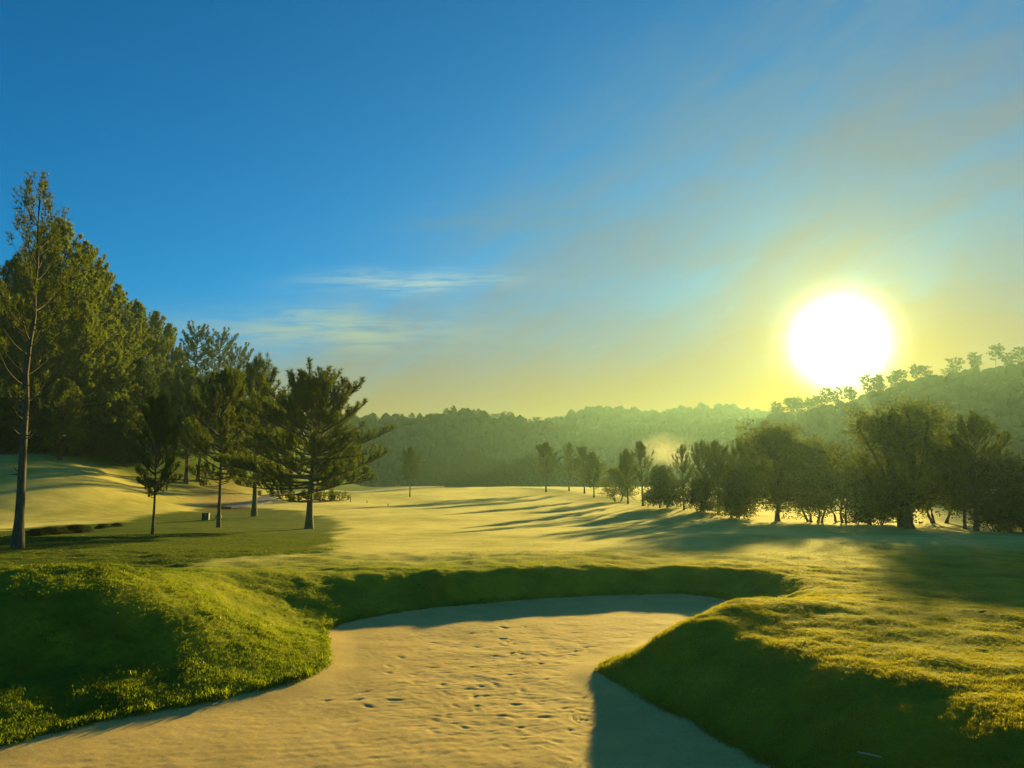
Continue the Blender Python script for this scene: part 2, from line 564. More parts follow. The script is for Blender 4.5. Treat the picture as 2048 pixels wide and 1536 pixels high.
for fi, (fx_, fy_, a) in enumerate(feet):
    j0, j1 = np.searchsorted(sx, (fx_ - 0.35, fx_ + 0.35))
    i0, i1 = np.searchsorted(sy, (fy_ - 0.35, fy_ + 0.35))
    if i1 - i0 < 3 or j1 - j0 < 3:
        continue
    X_, Y_ = SX[i0:i1, j0:j1], SY[i0:i1, j0:j1]
    L_, W_ = rng.uniform(0.06, 0.13), rng.uniform(0.03, 0.06)
    dp = rng.uniform(0.006, 0.024)
    if fi >= n_big:                                   # scuffs and clods
        L_, W_, dp = rng.uniform(0.05, 0.16), rng.uniform(0.02, 0.04), rng.uniform(0.004, 0.013)
    SZ[i0:i1, j0:j1] += mid[i0:i1, j0:j1] * (-dp * gauss(X_, Y_, fx_, fy_, L_, W_, a) ** 0.7 + dp * 0.55 * gauss(X_, Y_, fx_, fy_, L_ * 1.5, W_ * 1.8, a) - dp * 0.1 * gauss(X_, Y_, fx_, fy_, L_, W_, a))
sme = mesh_np('bunker_sand', np.stack([SX.ravel(), SY.ravel(), SZ.ravel()], -1), [grid_faces(len(sx), len(sy))[(sd[:-1, :-1] < 0.5).ravel()]], True)
sm, t, out = new_mat('sand')
co = t.n('ShaderNodeTexCoord').outputs['Object']
n1 = t.noise(co, 1.3, 6, 0.6)
n2 = t.noise(co, 14.0, 5, 0.65)
n3 = t.noise(co, 60.0, 4, 0.8)
c = t.mix(t.ramp(n1, 0.3, 0.7), (0.53, 0.365, 0.100), (0.66, 0.460, 0.140))
c = t.mix(t.ramp(n2, 0.50, 0.72, 0, 0.45), c, (0.34, 0.23, 0.080))
c = t.mix(t.ramp(n3, 0.25, 0.75, 0.0, 0.35), c, (0.34, 0.235, 0.085))
b = t.n('ShaderNodeBsdfPrincipled')
t.put(b.inputs['Base Color'], c)
b.inputs['Roughness'].default_value = 0.9
b.inputs['Specular IOR Level'].default_value = 0.15
bp = t.n('ShaderNodeBump')
bp.inputs['Strength'].default_value = 0.40
bp.inputs['Distance'].default_value = 0.010
t.put(bp.inputs['Height'], t.m('ADD', t.m('MULTIPLY', n3, 0.6), n2))
t.put(b.inputs['Normal'], bp.outputs[0])
t.put(out.inputs[0], b.outputs[0])
tag(link('bunker_sand', sme, sm), kind='structure')

# ------------------------------------------------------------------ cart path
pth = np.array([tuple(hit(*q))[:2] for q in [(436, 1013), (462, 1011), (492, 1007), (522, 1000), (533, 992), (565, 985), (640, 979)]] + [(-20, 190), (-10, 230)], float)
pp = []
for i in range(len(pth) - 1):
    a0, b0 = pth[i], pth[i + 1]
    for s_ in np.linspace(0, 1, 16, endpoint=False):
        pp.append(a0 + (b0 - a0) * s_)
pp = np.array(pp)
for _ in range(8):
    pp[1:-1] = (pp[:-2] + 2 * pp[1:-1] + pp[2:]) / 4
tan = np.gradient(pp, axis=0)
nrm = np.stack([-tan[:, 1], tan[:, 0]], -1) / np.linalg.norm(tan, axis=1, keepdims=True)
cols = []
for o_, dz_ in ((-1.95, -0.10), (-1.88, 0.05), (-0.9, 0.06), (0, 0.065), (0.9, 0.06), (1.88, 0.05), (1.95, -0.10)):
    q = pp + nrm * o_
    cols.append(np.stack([q[:, 0], q[:, 1], ground(pp[:, 0], pp[:, 1]) * 0.7 + ground(q[:, 0], q[:, 1]) * 0.3 + dz_], -1))
V = np.stack(cols, 1).reshape(-1, 3)
pm, t, out = new_mat('path_asphalt')
co = t.n('ShaderNodeTexCoord').outputs['Object']
b = t.n('ShaderNodeBsdfPrincipled')
t.put(b.inputs['Base Color'], t.mix(t.ramp(t.noise(co, 3.0, 5, 0.6), 0.3, 0.7), (0.085, 0.085, 0.085), (0.15, 0.145, 0.135)))
b.inputs['Roughness'].default_value = 0.8
t.put(out.inputs[0], b.outputs[0])
tag(link('path', mesh_np('path', V, [grid_faces(7, len(pp))], True), pm), kind='structure')

# ------------------------------------------------------------------ materials for plants
def leaf_mat(name, dark, light, trans, tcol, scale=0.6):
    m, t, out = new_mat(name)
    g = t.n('ShaderNodeNewGeometry')
    co = t.n('ShaderNodeTexCoord').outputs['Object']
    rnd = g.outputs['Random Per Island']
    oi = t.n('ShaderNodeObjectInfo').outputs['Random']
    f = t.m('ADD', t.m('MULTIPLY', t.ramp(t.noise(co, scale, 3, 0.6), 0.3, 0.7), 0.6), t.m('MULTIPLY', rnd, 0.45))
    f = t.m('ADD', f, t.m('MULTIPLY', t.m('SUBTRACT', oi, 0.5), 0.35), clamp=True)
    c = t.mix(f, dark, light)
    d = t.n('ShaderNodeBsdfDiffuse')
    t.put(d.inputs[0], c)
    tr = t.n('ShaderNodeBsdfTranslucent')
    t.put(tr.inputs[0], t.mix(0.5, c, tcol))
    ms = t.n('ShaderNodeMixShader')
    ms.inputs[0].default_value = trans
    t.put(ms.inputs[1], d.outputs[0])
    t.put(ms.inputs[2], tr.outputs[0])
    gl = t.n('ShaderNodeBsdfGlossy')
    gl.inputs['Roughness'].default_value = 0.45
    t.put(gl.inputs[0], (0.5, 0.5, 0.4))
    m2 = t.n('ShaderNodeMixShader')
    m2.inputs[0].default_value = 0.04
    t.put(m2.inputs[1], ms.outputs[0])
    t.put(m2.inputs[2], gl.outputs[0])
    t.put(out.inputs[0], m2.outputs[0])
    return m


M = {}
M['needle'] = leaf_mat('pine_needles', (0.028, 0.056, 0.004), (0.088, 0.125, 0.008), 0.42, (0.16, 0.19, 0.008))
M['needle_olive'] = leaf_mat('pine_needles_olive', (0.042, 0.072, 0.005), (0.160, 0.205, 0.010), 0.50, (0.22, 0.27, 0.010), 0.30)
M['needle_dark'] = leaf_mat('pine_needles_dark', (0.022, 0.046, 0.006), (0.078, 0.120, 0.010), 0.35, (0.12, 0.16, 0.01), 0.35)
M['leaf'] = leaf_mat('broad_leaves', (0.030, 0.054, 0.005), (0.092, 0.120, 0.010), 0.50, (0.20, 0.21, 0.010))
M['leaf_dark'] = leaf_mat('shrub_leaves', (0.020, 0.042, 0.010), (0.055, 0.082, 0.016), 0.28, (0.11, 0.13, 0.015))
M['far'] = leaf_mat('far_foliage', (0.016, 0.032, 0.007), (0.032, 0.050, 0.010), 0.04, (0.06, 0.08, 0.02), 0.05)


def plain(name, c0, c1, scale, rough=0.85, bump=0.3, stretch=(1, 1, 1), spec=0.3):
    m, t, out = new_mat(name)
    mp = t.n('ShaderNodeMapping')
    t.put(mp.inputs[0], t.n('ShaderNodeTexCoord').outputs['Object'])
    mp.inputs['Scale'].default_value = stretch
    n = t.noise(mp.outputs[0], scale, 6, 0.65)
    b = t.n('ShaderNodeBsdfPrincipled')
    t.put(b.inputs['Base Color'], t.mix(t.ramp(n, 0.3, 0.7), c0, c1))
    b.inputs['Roughness'].default_value = rough
    b.inputs['Specular IOR Level'].default_value = spec
    bp = t.n('ShaderNodeBump')
    bp.inputs['Strength'].default_value = bump
    bp.inputs['Distance'].default_value = 0.03
    t.put(bp.inputs['Height'], n)
    t.put(b.inputs['Normal'], bp.outputs[0])
    t.put(out.inputs[0], b.outputs[0])
    return m


M['bark'] = plain('pine_bark', (0.050, 0.042, 0.028), (0.12, 0.100, 0.065), 6.0, 0.9, 0.6, (3, 3, 0.6))
M['bark_dark'] = plain('dark_bark', (0.040, 0.032, 0.022), (0.10, 0.080, 0.055), 7.0, 0.9, 0.5, (3, 3, 0.6))

# ------------------------------------------------------------------ tree builders
class Wood:
    def __init__(s):
        s.V, s.F, s.n = [], [], 0

    def tube(s, pts, rad, k=6):
        pts = np.asarray(pts, float)
        n = len(pts)
        tg = np.gradient(pts, axis=0)
        tg /= np.linalg.norm(tg, axis=1, keepdims=True) + 1e-9
        ref = np.where(np.abs(tg[:, 2:3]) > 0.9, [[1.0, 0, 0]], [[0, 0, 1.0]])
        u = np.cross(tg, ref)
        u /= np.linalg.norm(u, axis=1, keepdims=True) + 1e-9
        v = np.cross(tg, u)
        a = np.arange(k) * 2 * math.pi / k
        R = np.asarray(rad, float)[:, None, None]
        ring = pts[:, None, :] + R * (np.cos(a)[None, :, None] * u[:, None, :] + np.sin(a)[None, :, None] * v[:, None, :])
        s.V.append(ring.reshape(-1, 3))
        i = np.arange(n - 1)[:, None] * k
        j = np.arange(k)[None, :]
        jn = (j + 1) % k
        s.F.append((np.stack([i + j, i + jn, i + k + jn, i + k + j], -1).reshape(-1, 4)) + s.n)
        s.n += n * k

    def mesh(s, name):
        return mesh_np(name, np.concatenate(s.V), [np.concatenate(s.F)], True)


def unit(v):
    return v / (np.linalg.norm(v, axis=-1, keepdims=True) + 1e-9)


def needles(rng, P, A, k, ln, wd, spread=0.8, along=0.9):
    """star tufts of thin needle bundles"""
    P, A = np.asarray(P, float), unit(np.asarray(A, float))
    N = len(P)
    Rn = unit(rng.normal(size=(N, k, 3)))
    Dn = unit(along * A[:, None, :] + spread * Rn)
    L = ln * rng.uniform(0.65, 1.15, (N, k, 1))
    side = unit(np.cross(Dn, rng.normal(size=(N, k, 3)))) * wd * 0.5
    a = P[:, None, :] + side
    b_ = P[:, None, :] - side
    c_ = P[:, None, :] + Dn * L
    V = np.stack([a, b_, c_], 2).reshape(-1, 3)
    return V, np.arange(len(V)).reshape(-1, 3)


def leaves(rng, P, size, up=0.35, asp=0.5):
    P = np.asarray(P, float)
    N = len(P)
    d = unit(rng.normal(size=(N, 3)) + [0, 0, -0.25])
    nrm_ = unit(rng.normal(size=(N, 3)) + [0, 0, up])
    sd_ = unit(np.cross(d, nrm_))
    L = size * rng.uniform(0.6, 1.25, (N, 1))
    V = np.stack([P - d * L * 0.5, P + sd_ * L * asp * 0.5, P + d * L * 0.5, P - sd_ * L * asp * 0.5], 1).reshape(-1, 3)
    return V, np.arange(len(V)).reshape(-1, 4)


def curve_branch(start, az, el, L, n, bend, rng, wob=0.06):
    pts = [np.array(start, float)]
    e = el
    a = az
    for i in range(n):
        e += bend / n
        a += rng.normal(0, wob)
        pts.append(pts[-1] + L / n * np.array([math.cos(a) * math.cos(e), math.sin(a) * math.cos(e), math.sin(e)]))
    return np.array(pts)


def make_pine(seed, h, base, rmax, r0, step=0.38, nb=(3, 5), nl=0.20, nw=0.020, k=10, prof='round', e_lo=-5, e_hi=55, dens=1.0, thin=0.0, tuft_gap=0.13, dead=0.0, bend=30, stubs=0, bthick=0.026, twig_k=1.0):
    """a pine of height h; base is where the crown starts (fraction). Returns trunk mesh, crown mesh"""
    rng = np.random.default_rng(seed)
    wd, wt = Wood(), Wood()
    nz = 14
    tz = np.linspace(0, 1, nz)
    wob = np.cumsum(rng.normal(0, h * 0.006, (nz, 2)), 0) * tz[:, None]
    tp = np.concatenate([wob, (tz * h)[:, None]], 1)
    tr = r0 * (1 - tz * 0.93) * (1 + 0.55 * np.exp(-tz * h / 0.35))
    tp[0, 2] = -0.25
    wt.tube(tp, tr, 9)

    def on(tt):
        return np.array([np.interp(tt, tz, tp[:, j]) for j in range(3)])
    P, A = [], []
    z = base * h
    while z < h * 0.985:
        u = (z / h - base) / (1 - base)
        if prof == 'round':
            L0 = (0.35 + 0.65 * min(1, u / 0.22)) * (1 - u ** 2.2) ** 0.8 + 0.10
        elif prof == 'cone':
            L0 = (0.55 + 0.45 * min(1, u / 0.12)) * (1 - u) ** 0.75 + 0.08
        elif prof == 'umbrella':
            L0 = (0.45 + 0.55 * u) * (1 - u ** 6) + 0.25 * u
        else:
            L0 = 1 - 0.5 * u
        nbr = rng.integers(nb[0], nb[1] + 1)
        a0 = rng.uniform(0, 6.28)
        for q in range(nbr):
            if rng.random() < thin * (1 - 0.6 * u):
                continue
            L = rmax * L0 * rng.uniform(0.62, 1.15)
            el = math.radians(e_lo + (e_hi - e_lo) * u + rng.normal(0, 8))
            st = on(min(0.99, (z + rng.normal(0, step * 0.25)) / h))
            isdead = rng.random() < dead * max(0, 1 - u * 1.8)
            bp_ = curve_branch(st, a0 + q * 6.28 / nbr + rng.normal(0, 0.3), el, L, 5, math.radians(bend * rng.uniform(0.5, 1.4)), rng)
            rb = max(0.008, bthick * L ** 0.8)
            wd.tube(bp_, rb * np.linspace(1, 0.25, 6), 5)
            if isdead:
                continue
            nt = max(2, int(L / 0.26 * dens * twig_k))
            for s_ in rng.uniform(0.28, 1.0, nt):
                f_ = s_ * 5
                i = min(4, int(f_))
                p0 = bp_[i] + (bp_[i + 1] - bp_[i]) * (f_ - i)
                dr = bp_[i + 1] - bp_[i]
                az = math.atan2(dr[1], dr[0]) + rng.choice((-1, 1)) * rng.uniform(0.3, 1.1)
                tl = (0.22 + 0.30 * L * (1.05 - s_)) * rng.uniform(0.6, 1.2)
                tw = curve_branch(p0, az, math.radians(rng.uniform(0, 45)), tl, 2, math.radians(45), rng)
                wd.tube(tw, [rb * 0.35, rb * 0.25, rb * 0.12], 3)
                m_ = max(1, int(tl * 0.75 / tuft_gap))
                for g_ in np.linspace(0.35, 1.0, m_ + 1):
                    j = 0 if g_ < 0.5 else 1
                    P.append(tw[j] + (tw[j + 1] - tw[j]) * (g_ * 2 - j))
                    A.append(unit(tw[j + 1] - tw[j]) + [0, 0, 0.35])
            for g_ in (0.0, 0.10, 0.2):
                P.append(bp_[5] + [0, 0, g_ * 0.8])
                A.append([0, 0, 1.0])
        z += step * rng.uniform(0.75, 1.25)
    for g_ in np.arange(0, 0.5, 0.1):
        P.append(tp[-1] + [0, 0, g_ - 0.3])
        A.append([0, 0, 1])
    for q in range(stubs):
        zz = rng.uniform(0.12, base) * h
        st = on(zz / h)
        sb = curve_branch(st, rng.uniform(0, 6.28), math.radians(rng.uniform(-10, 35)), rng.uniform(0.25, 0.6 if q % 3 else 1.6), 3, 0.2, rng)
        wt.tube(sb, [0.03, 0.022, 0.016, 0.008], 5)
    Vn, Fn = needles(rng, P, A, k, nl, nw)
    return wt.mesh('pine_trunk'), mesh_np('pine_crown', Vn, [Fn]), wd.mesh('pine_limbs')


def make_broadleaf(seed, h, trunk_h, lobes, r0, leaf=0.10, twigs=60, per=16, spray=0.8, stems=1, lean=0.0, up=0.5, asp=0.5):
    """lobes: (x, y, z, rx, ry, rz) of the crown; leaves sit along outward twigs"""
    rng = np.random.default_rng(seed)
    wd, wt = Wood(), Wood()
    P = []
    feet_ = []
    for s_ in range(stems):
        a = s_ * 2.4 + rng.uniform(0, 1)
        off = 0.0 if stems == 1 else 0.10 + 0.12 * rng.random() * math.sqrt(stems)
        b0 = np.array([math.cos(a) * off, math.sin(a) * off, -0.25])
        spreadv = 0.0 if stems == 1 else rng.uniform(0.15, 0.55)
        n = 6
        q = [b0]
        for i in range(n):
            q.append(q[-1] + np.array([math.cos(a) * spreadv / n * trunk_h + rng.normal(0, 0.03) + lean / n, math.sin(a) * spreadv / n * trunk_h + rng.normal(0, 0.03), (trunk_h + 0.25) / n]))
        q = np.array(q)
        rr = r0 / (stems ** 0.5)
        zz = np.linspace(0, 1, n + 1)
        wt.tube(q, rr * (1 - 0.45 * zz) * (1 + 0.6 * np.exp(-zz * 5)), 8)
        feet_.append((q, rr * 0.55))
    for li, (lx, ly, lz, rx, ry, rz) in enumerate(lobes):
        c_ = np.array([lx, ly, lz], float)
        q, rr = feet_[li % len(feet_)]
        m_ = (q[-1] + c_) / 2 + rng.normal(0, 0.12, 3)
        lim = np.array([q[-1], m_ + [0, 0, -0.1], c_, c_ + [0, 0, rz * 0.5]])
        wd.tube(lim, rr * np.array([0.9, 0.6, 0.4, 0.12]), 6)
        R3 = np.array([rx, ry, rz])
        nt = int(twigs * (rx * ry * rz) ** 0.55)
        dirs = unit(rng.normal(size=(nt, 3)) + [0, 0, 0.15])
        for d_ in dirs:
            rad = rng.uniform(0.25, 0.85) ** 0.6
            p0 = c_ + d_ * R3 * rad * 0.8
            if p0[2] < 0.1:
                p0[2] = 0.1 + rng.random() * 0.2
            gd = unit(d_ * 0.8 + rng.normal(0, 0.35, 3) + [0, 0, up])
            L = spray * rng.uniform(0.45, 1.1)
            p1 = p0 + gd * L * 0.5
            p2 = p1 + unit(gd + [0, 0, 0.15]) * L * 0.5
            if rng.random() < 0.5:
                wd.tube([c_ + d_ * R3 * rad * 0.3, p0, p2], [0.016, 0.010, 0.004], 3)
            tt = rng.uniform(0, 1, per)[:, None]
            pts = p0 + (p2 - p0) * tt + rng.normal(0, 1, (per, 3)) * leaf * (1.25 - 0.8 * tt)
            P.append(pts)
    P = np.concatenate(P)
    P = P[P[:, 2] > 0.06]
    V, Fq = leaves(rng, P, leaf, asp=asp)
    return wt.mesh('tree_trunk'), mesh_np('tree_crown', V, [Fq]), wd.mesh('tree_limbs')


def plant(name, meshes, mats, loc, size, rz, label, cat='tree', group=None, lean=(0, 0), wide=1.0):
    """a thing of trunk and crown standing at loc; size scales the builder's metres"""
    e = bpy.data.objects.new(name, None)
    COL.objects.link(e)
    e.empty_display_size = 0.3
    e.location = loc
    e.rotation_euler = (lean[0], lean[1], rz)
    e.scale = (size * wide, size * wide, size)
    up_ = e
    for nm, me, mt in (('trunk', meshes[0], mats[0]), ('crown', meshes[1], mats[1]), ('limbs', meshes[2], mats[0])):
        o = bpy.data.objects.new(nm, me)
        COL.objects.link(o)
        o.parent = e if nm != 'limbs' else up_
        if nm == 'trunk':
            up_ = o
        if not me.materials:
            me.materials.append(mt)
        o.material_slots[0].link = 'OBJECT'
        o.material_slots[0].material = mt
    tag(e, label, cat, group)
    return e


def stand(px, py, far=240.0):
    p = hit(px, py, far)
    return p


def h_between(p, px, py):
    """height above p of the point seen at px,py over the same distance"""
    return point_at(px, py, p.y).z - p.z


# variants
PINE = [make_pine(11, 7.6, 0.20, 3.9, 0.16, step=0.33, nb=(4, 6), nl=0.22, nw=0.026, k=14, e_lo=-8, e_hi=50, prof='round', dens=2.0, bend=22),
        make_pine(12, 7.0, 0.30, 2.6, 0.10, step=0.34, nb=(4, 6), nl=0.22, nw=0.026, k=13, e_lo=-5, e_hi=55, dens=1.9),
        make_pine(13, 7.0, 0.28, 2.5, 0.12, step=0.36, nb=(4, 6), nl=0.23, nw=0.028, k=12, e_lo=8, e_hi=60, dens=1.45),
        make_pine(14, 7.0, 0.26, 2.7, 0.12, step=0.40, nb=(3, 5), nl=0.24, nw=0.028, k=12, e_lo=18, e_hi=65, dens=1.2, thin=0.12),
        make_pine(15, 7.0, 0.22, 2.4, 0.12, step=0.34, nb=(4, 6), nl=0.23, nw=0.028, k=13, e_lo=0, e_hi=60, dens=1.9),
        make_pine(16, 7.0, 0.38, 2.2, 0.11, step=0.34, nb=(4, 6), nl=0.24, nw=0.030, k=12, e_lo=0, e_hi=55, dens=1.7)]
TALL = make_pine(21, 12.6, 0.33, 2.3, 0.15, bthick=0.012, step=0.46, nb=(3, 5), nl=0.20, nw=0.020, k=11, e_lo=10, e_hi=50, dens=1.0, thin=0.22, dead=0.62, stubs=9, prof='round', bend=35)
FOREST = [make_pine(31, 18.0, 0.12, 5.2, 0.28, step=0.62, nb=(5, 7), nl=0.44, nw=0.085, k=10, e_lo=-5, e_hi=50, dens=0.85, tuft_gap=0.26),
          make_pine(32, 18.0, 0.05, 5.0, 0.28, step=0.62, nb=(5, 7), nl=0.46, nw=0.090, k=10, e_lo=-8, e_hi=55, dens=0.85, tuft_gap=0.26),
          make_pine(33, 17.0, 0.30, 5.4, 0.24, step=0.80, nb=(5, 6), nl=0.42, nw=0.075, k=10, e_lo=0, e_hi=30, dens=0.8, tuft_gap=0.28, prof='umbrella')]
RIDGE = [make_pine(41, 10.0, 0.50, 3.6, 0.16, step=0.75, nb=(4, 6), nl=0.55, nw=0.13, k=8, e_lo=5, e_hi=22, dens=0.55, tuft_gap=0.42, prof='umbrella', bend=8),
         make_pine(42, 10.0, 0.60, 3.4, 0.15, step=0.62, nb=(4, 6), nl=0.55, nw=0.13, k=8, e_lo=5, e_hi=18, dens=0.55, tuft_gap=0.42, prof='umbrella', bend=6),
         make_pine(43, 9.0, 0.25, 2.9, 0.16, step=0.7, nb=(4, 6), nl=0.55, nw=0.14, k=8, e_lo=0, e_hi=50, dens=0.55, tuft_gap=0.42, prof='round')]


def lobes(seed, n, r, h0, h1, rad, flat=0.8, leaders=0):
    rg = np.random.default_rng(seed)
    L = []
    for i in range(n):
        a = i * 2.399 + rg.uniform(-0.4, 0.4)
        u = (i + 0.5) / n
        zz = h0 + (h1 - h0) * u
        rr = r * math.sqrt(max(0.05, 1 - (2 * u - 0.85) ** 2)) * rg.uniform(0.45, 0.95) * (1.18 - 0.55 * u)
        q = rad * rg.uniform(0.75, 1.25)
        L.append((math.cos(a) * rr, math.sin(a) * rr, zz + rg.uniform(-0.25, 0.25), q, q, q * flat))
    for i in range(leaders):
        a = rg.uniform(0, 6.28)
        rr = r * rg.uniform(0.15, 0.75)
        q = rad * rg.uniform(0.35, 0.6)
        L.append((math.cos(a) * rr, math.sin(a) * rr, h1 + rad * rg.uniform(0.1, 0.95) * (1.1 - rr / r), q, q, q * 1.3))
    return L


BROAD = [make_broadleaf(51, 6.3, 1.2, lobes(51, 20, 2.5, 0.8, 5.0, 0.85, leaders=7), 0.24, leaf=0.15, twigs=78, per=20, spray=1.0, up=0.55, stems=2),
         make_broadleaf(52, 5.6, 1.0, lobes(52, 17, 1.9, 0.9, 4.4, 0.72, leaders=6), 0.12, leaf=0.14, twigs=78, per=18, spray=0.95, up=0.45),
         make_broadleaf(53, 5.0, 0.8, lobes(53, 16, 1.5, 0.5, 3.9, 0.62, leaders=5), 0.13, leaf=0.13, twigs=85, per=18, spray=0.8, up=0.6, stems=4)]
BUSH = [make_broadleaf(61, 2.8, 0.5, lobes(61, 15, 1.0, 0.30, 2.2, 0.60), 0.10, leaf=0.10, twigs=170, per=24, spray=0.42, up=0.4, stems=4),
        make_broadleaf(62, 2.2, 0.4, lobes(62, 12, 0.9, 0.25, 1.7, 0.50), 0.08, leaf=0.10, twigs=150, per=20, spray=0.50, up=0.3, stems=5)]
FARBROAD = [make_broadleaf(71, 12, 3.0, lobes(71, 12, 3.2, 2.4, 10.5, 2.0), 0.3, leaf=0.55, twigs=16, per=14, spray=1.6, up=0.5),
            make_broadleaf(72, 10, 1.5, lobes(72, 10, 2.8, 1.6, 8.4, 2.0), 0.3, leaf=0.55, twigs=16, per=14, spray=1.4, up=0.4, stems=2)]
NB, NO, ND = (M['bark'], M['needle']), (M['bark_dark'], M['needle_olive']), (M['bark_dark'], M['needle_dark'])
LB, LD, FB = (M['bark_dark'], M['leaf']), (M['bark_dark'], M['leaf_dark']), (M['bark_dark'], M['far'])

# ------------------------------------------------------------------ hills
hill_mat = plain('hill_undergrowth', (0.030, 0.042, 0.012), (0.065, 0.075, 0.020), 0.05, 0.95, 0.0)
far_rng = np.random.default_rng(91)


def far_crown(seed, nu=8, nv=4):
    rg = np.random.default_rng(seed)
    V = []
    for i in range(nv + 1):
        for j in range(nu):
            a, e = j * 2 * math.pi / nu + 0.3 * i, -0.5 + (math.pi / 2 + 0.5) * i / nv
            q = rg.uniform(0.8, 1.2)
            V.append((math.cos(a) * math.cos(e) * q, math.sin(a) * math.cos(e) * q, math.sin(e) * q))
    return np.array(V)


CROWN_F = np.array([(i * 8 + j, i * 8 + (j + 1) % 8, i * 8 + 8 + (j + 1) % 8, i * 8 + 8 + j) for i in range(4) for j in range(8)])
CROWNS = [far_crown(s_) for s_ in range(5)]


def hill(name, ridge, front, back, foot_z, canopy, gap, crad, ridge_group=None, ridge_label=None, ridge_gap=0, ridge_size=1.0, ridge_kinds=(0, 1, 2), ridge_px=None, ridge_drop=0.0):
    R = np.array([tuple(point_at(*q)) for q in ridge])
    n = 90
    s = np.linspace(0, len(R) - 1, n)
    i = np.minimum(s.astype(int), len(R) - 2)
    f = (s - i)[:, None]
    f = f * f * (3 - 2 * f) * 0.5 + f * 0.5
    R = R[i] * (1 - f) + R[i + 1] * f
    vs = np.concatenate([np.linspace(-1, 0, 12, endpoint=False), np.linspace(0, 1, 30)])
    rows = []
    for v in vs:
        q = R.copy()
        if v < 0:
            q[:, 1] += back * -v
            q[:, 0] *= 1 + 0.15 * -v
            q[:, 2] = foot_z + (R[:, 2] - foot_z) * (1 - v * v)
        else:
            q[:, 1] -= front * v
            q[:, 0] *= (q[:, 1] / R[:, 1]) ** 0.8
            k = (1 - v) ** 1.25
            q[:, 2] = foot_z + (R[:, 2] - foot_z) * k
        amp = 0.05 * (R[:, 2] - foot_z) * min(1, abs(v) * 5)
        q[:, 2] += amp * fbm(q[:, 0] / (front * 0.25), q[:, 1] / (front * 0.25), 61, 3)
        rows.append(q)
    G = np.array(rows)
    me = mesh_np(name, G.reshape(-1, 3), [grid_faces(n, len(vs))], True)
    tag(link(name, me, hill_mat), kind='structure')
    # canopy of trees too far off to count
    pts = []
    rg = far_rng
    # sample the front face evenly by area
    sub = G[11:]
    A_ = sub[:-1, :-1]
    ex, ey = sub[:-1, 1:] - A_, sub[1:, :-1] - A_
    ar = np.linalg.norm(np.cross(ex, ey), axis=-1)
    cnt = rg.poisson(ar / gap ** 2)
    for a in range(cnt.shape[0]):
        for b in range(cnt.shape[1]):
            for _ in range(cnt[a, b]):
                u, v = rg.random(2)
                pts.append(A_[a, b] + ex[a, b] * u + ey[a, b] * v)
    pts = np.array(pts)
    Vs = []
    for p in pts:
        c_ = CROWNS[rg.integers(0, 5)]
        sc = crad * rg.uniform(0.65, 1.3)
        a = rg.uniform(0, 6.28)
        rot = np.array([[math.cos(a), -math.sin(a), 0], [math.sin(a), math.cos(a), 0], [0, 0, 1]])
        Vs.append((c_ @ rot.T) * [sc, sc, sc * rg.uniform(0.8, 1.3)] + p + [0, 0, canopy * rg.uniform(0.4, 1.0)])
    V = np.concatenate(Vs)
    o = link('wood', mesh_np('wood', V, [(CROWN_F[None] + (np.arange(len(Vs)) * 40)[:, None, None]).reshape(-1, 4)], True), M['far'])
    o['kind'] = 'stuff'
    o['label'] = ridge_label[1] if ridge_label else 'distant woodland covering a hill'
    if ridge_gap:
        L_ = np.concatenate([[0], np.cumsum(np.linalg.norm(np.diff(R, axis=0), axis=1))])
        x = 0.0
        while x < L_[-1]:
            p = np.array([np.interp(x, L_, R[:, j]) for j in range(3)])
            px = W / 2 + F * p[0] / p[1]
            if ridge_px[0] < px < ridge_px[1]:
                k = ridge_kinds[rg.integers(0, len(ridge_kinds))]
                sz = ridge_size * rg.uniform(0.6, 1.25)
                plant('ridge_pine', RIDGE[k], FB, (p[0], p[1] + rg.uniform(-6, 3), p[2] - 0.5 - ridge_drop), sz, rg.uniform(0, 6.28), ridge_label[0], 'tree', ridge_group, wide=rg.uniform(0.9, 1.25))
            x += ridge_gap * rg.uniform(0.5, 1.5)


hill('far_hills', [(200, 880, 592), (800, 880, 592), (950, 872, 592), (1060, 858, 568), (1130, 846, 544), (1180, 833, 520), (1225, 829, 520), (1290, 838, 520), (1340, 836, 520), (1390, 828, 520), (1430, 829, 520), (1480, 833, 520), (1540, 842, 520), (1640, 846, 520), (1900, 850, 520), (2300, 840, 520)],
     180, 200, -12, 3.3, 5.6, 3.4, None, (None, 'hazy blue-green woodland on the farthest ridge'))
hill('low_hills', [(300, 900, 442), (900, 893, 442), (1040, 882, 442), (1110, 872, 425), (1180, 880, 425), (1260, 884, 442), (1350, 893, 442), (1450, 900, 442), (1560, 890, 425), (1700, 880, 425), (2300, 880, 425)],
     110, 90, -12, 3.6, 5.2, 3.2, None, (None, 'hazy woodland on the low rise before the farthest ridge'))
hill('wooded_hill', [(-900, 800, 320), (-200, 810, 330), (300, 830, 340), (560, 848, 345), (700, 851, 350), (770, 853, 350), (830, 852, 350), (880, 843, 350), (930, 840, 350), (980, 845, 350), (1040, 856, 355), (1100, 866, 365), (1160, 880, 380), (1230, 900, 390), (1330, 925, 390)],
     80, 100, -12, 2.4, 4.2, 2.7, 'pines along the crest of the misty wooded hill',
     ('small pine in the row along the crest of the misty wooded hill beyond the fairway', 'misty woodland on the near hill'), 3.0, 0.62, (0, 1, 2, 2), (690, 1180), 0.7)
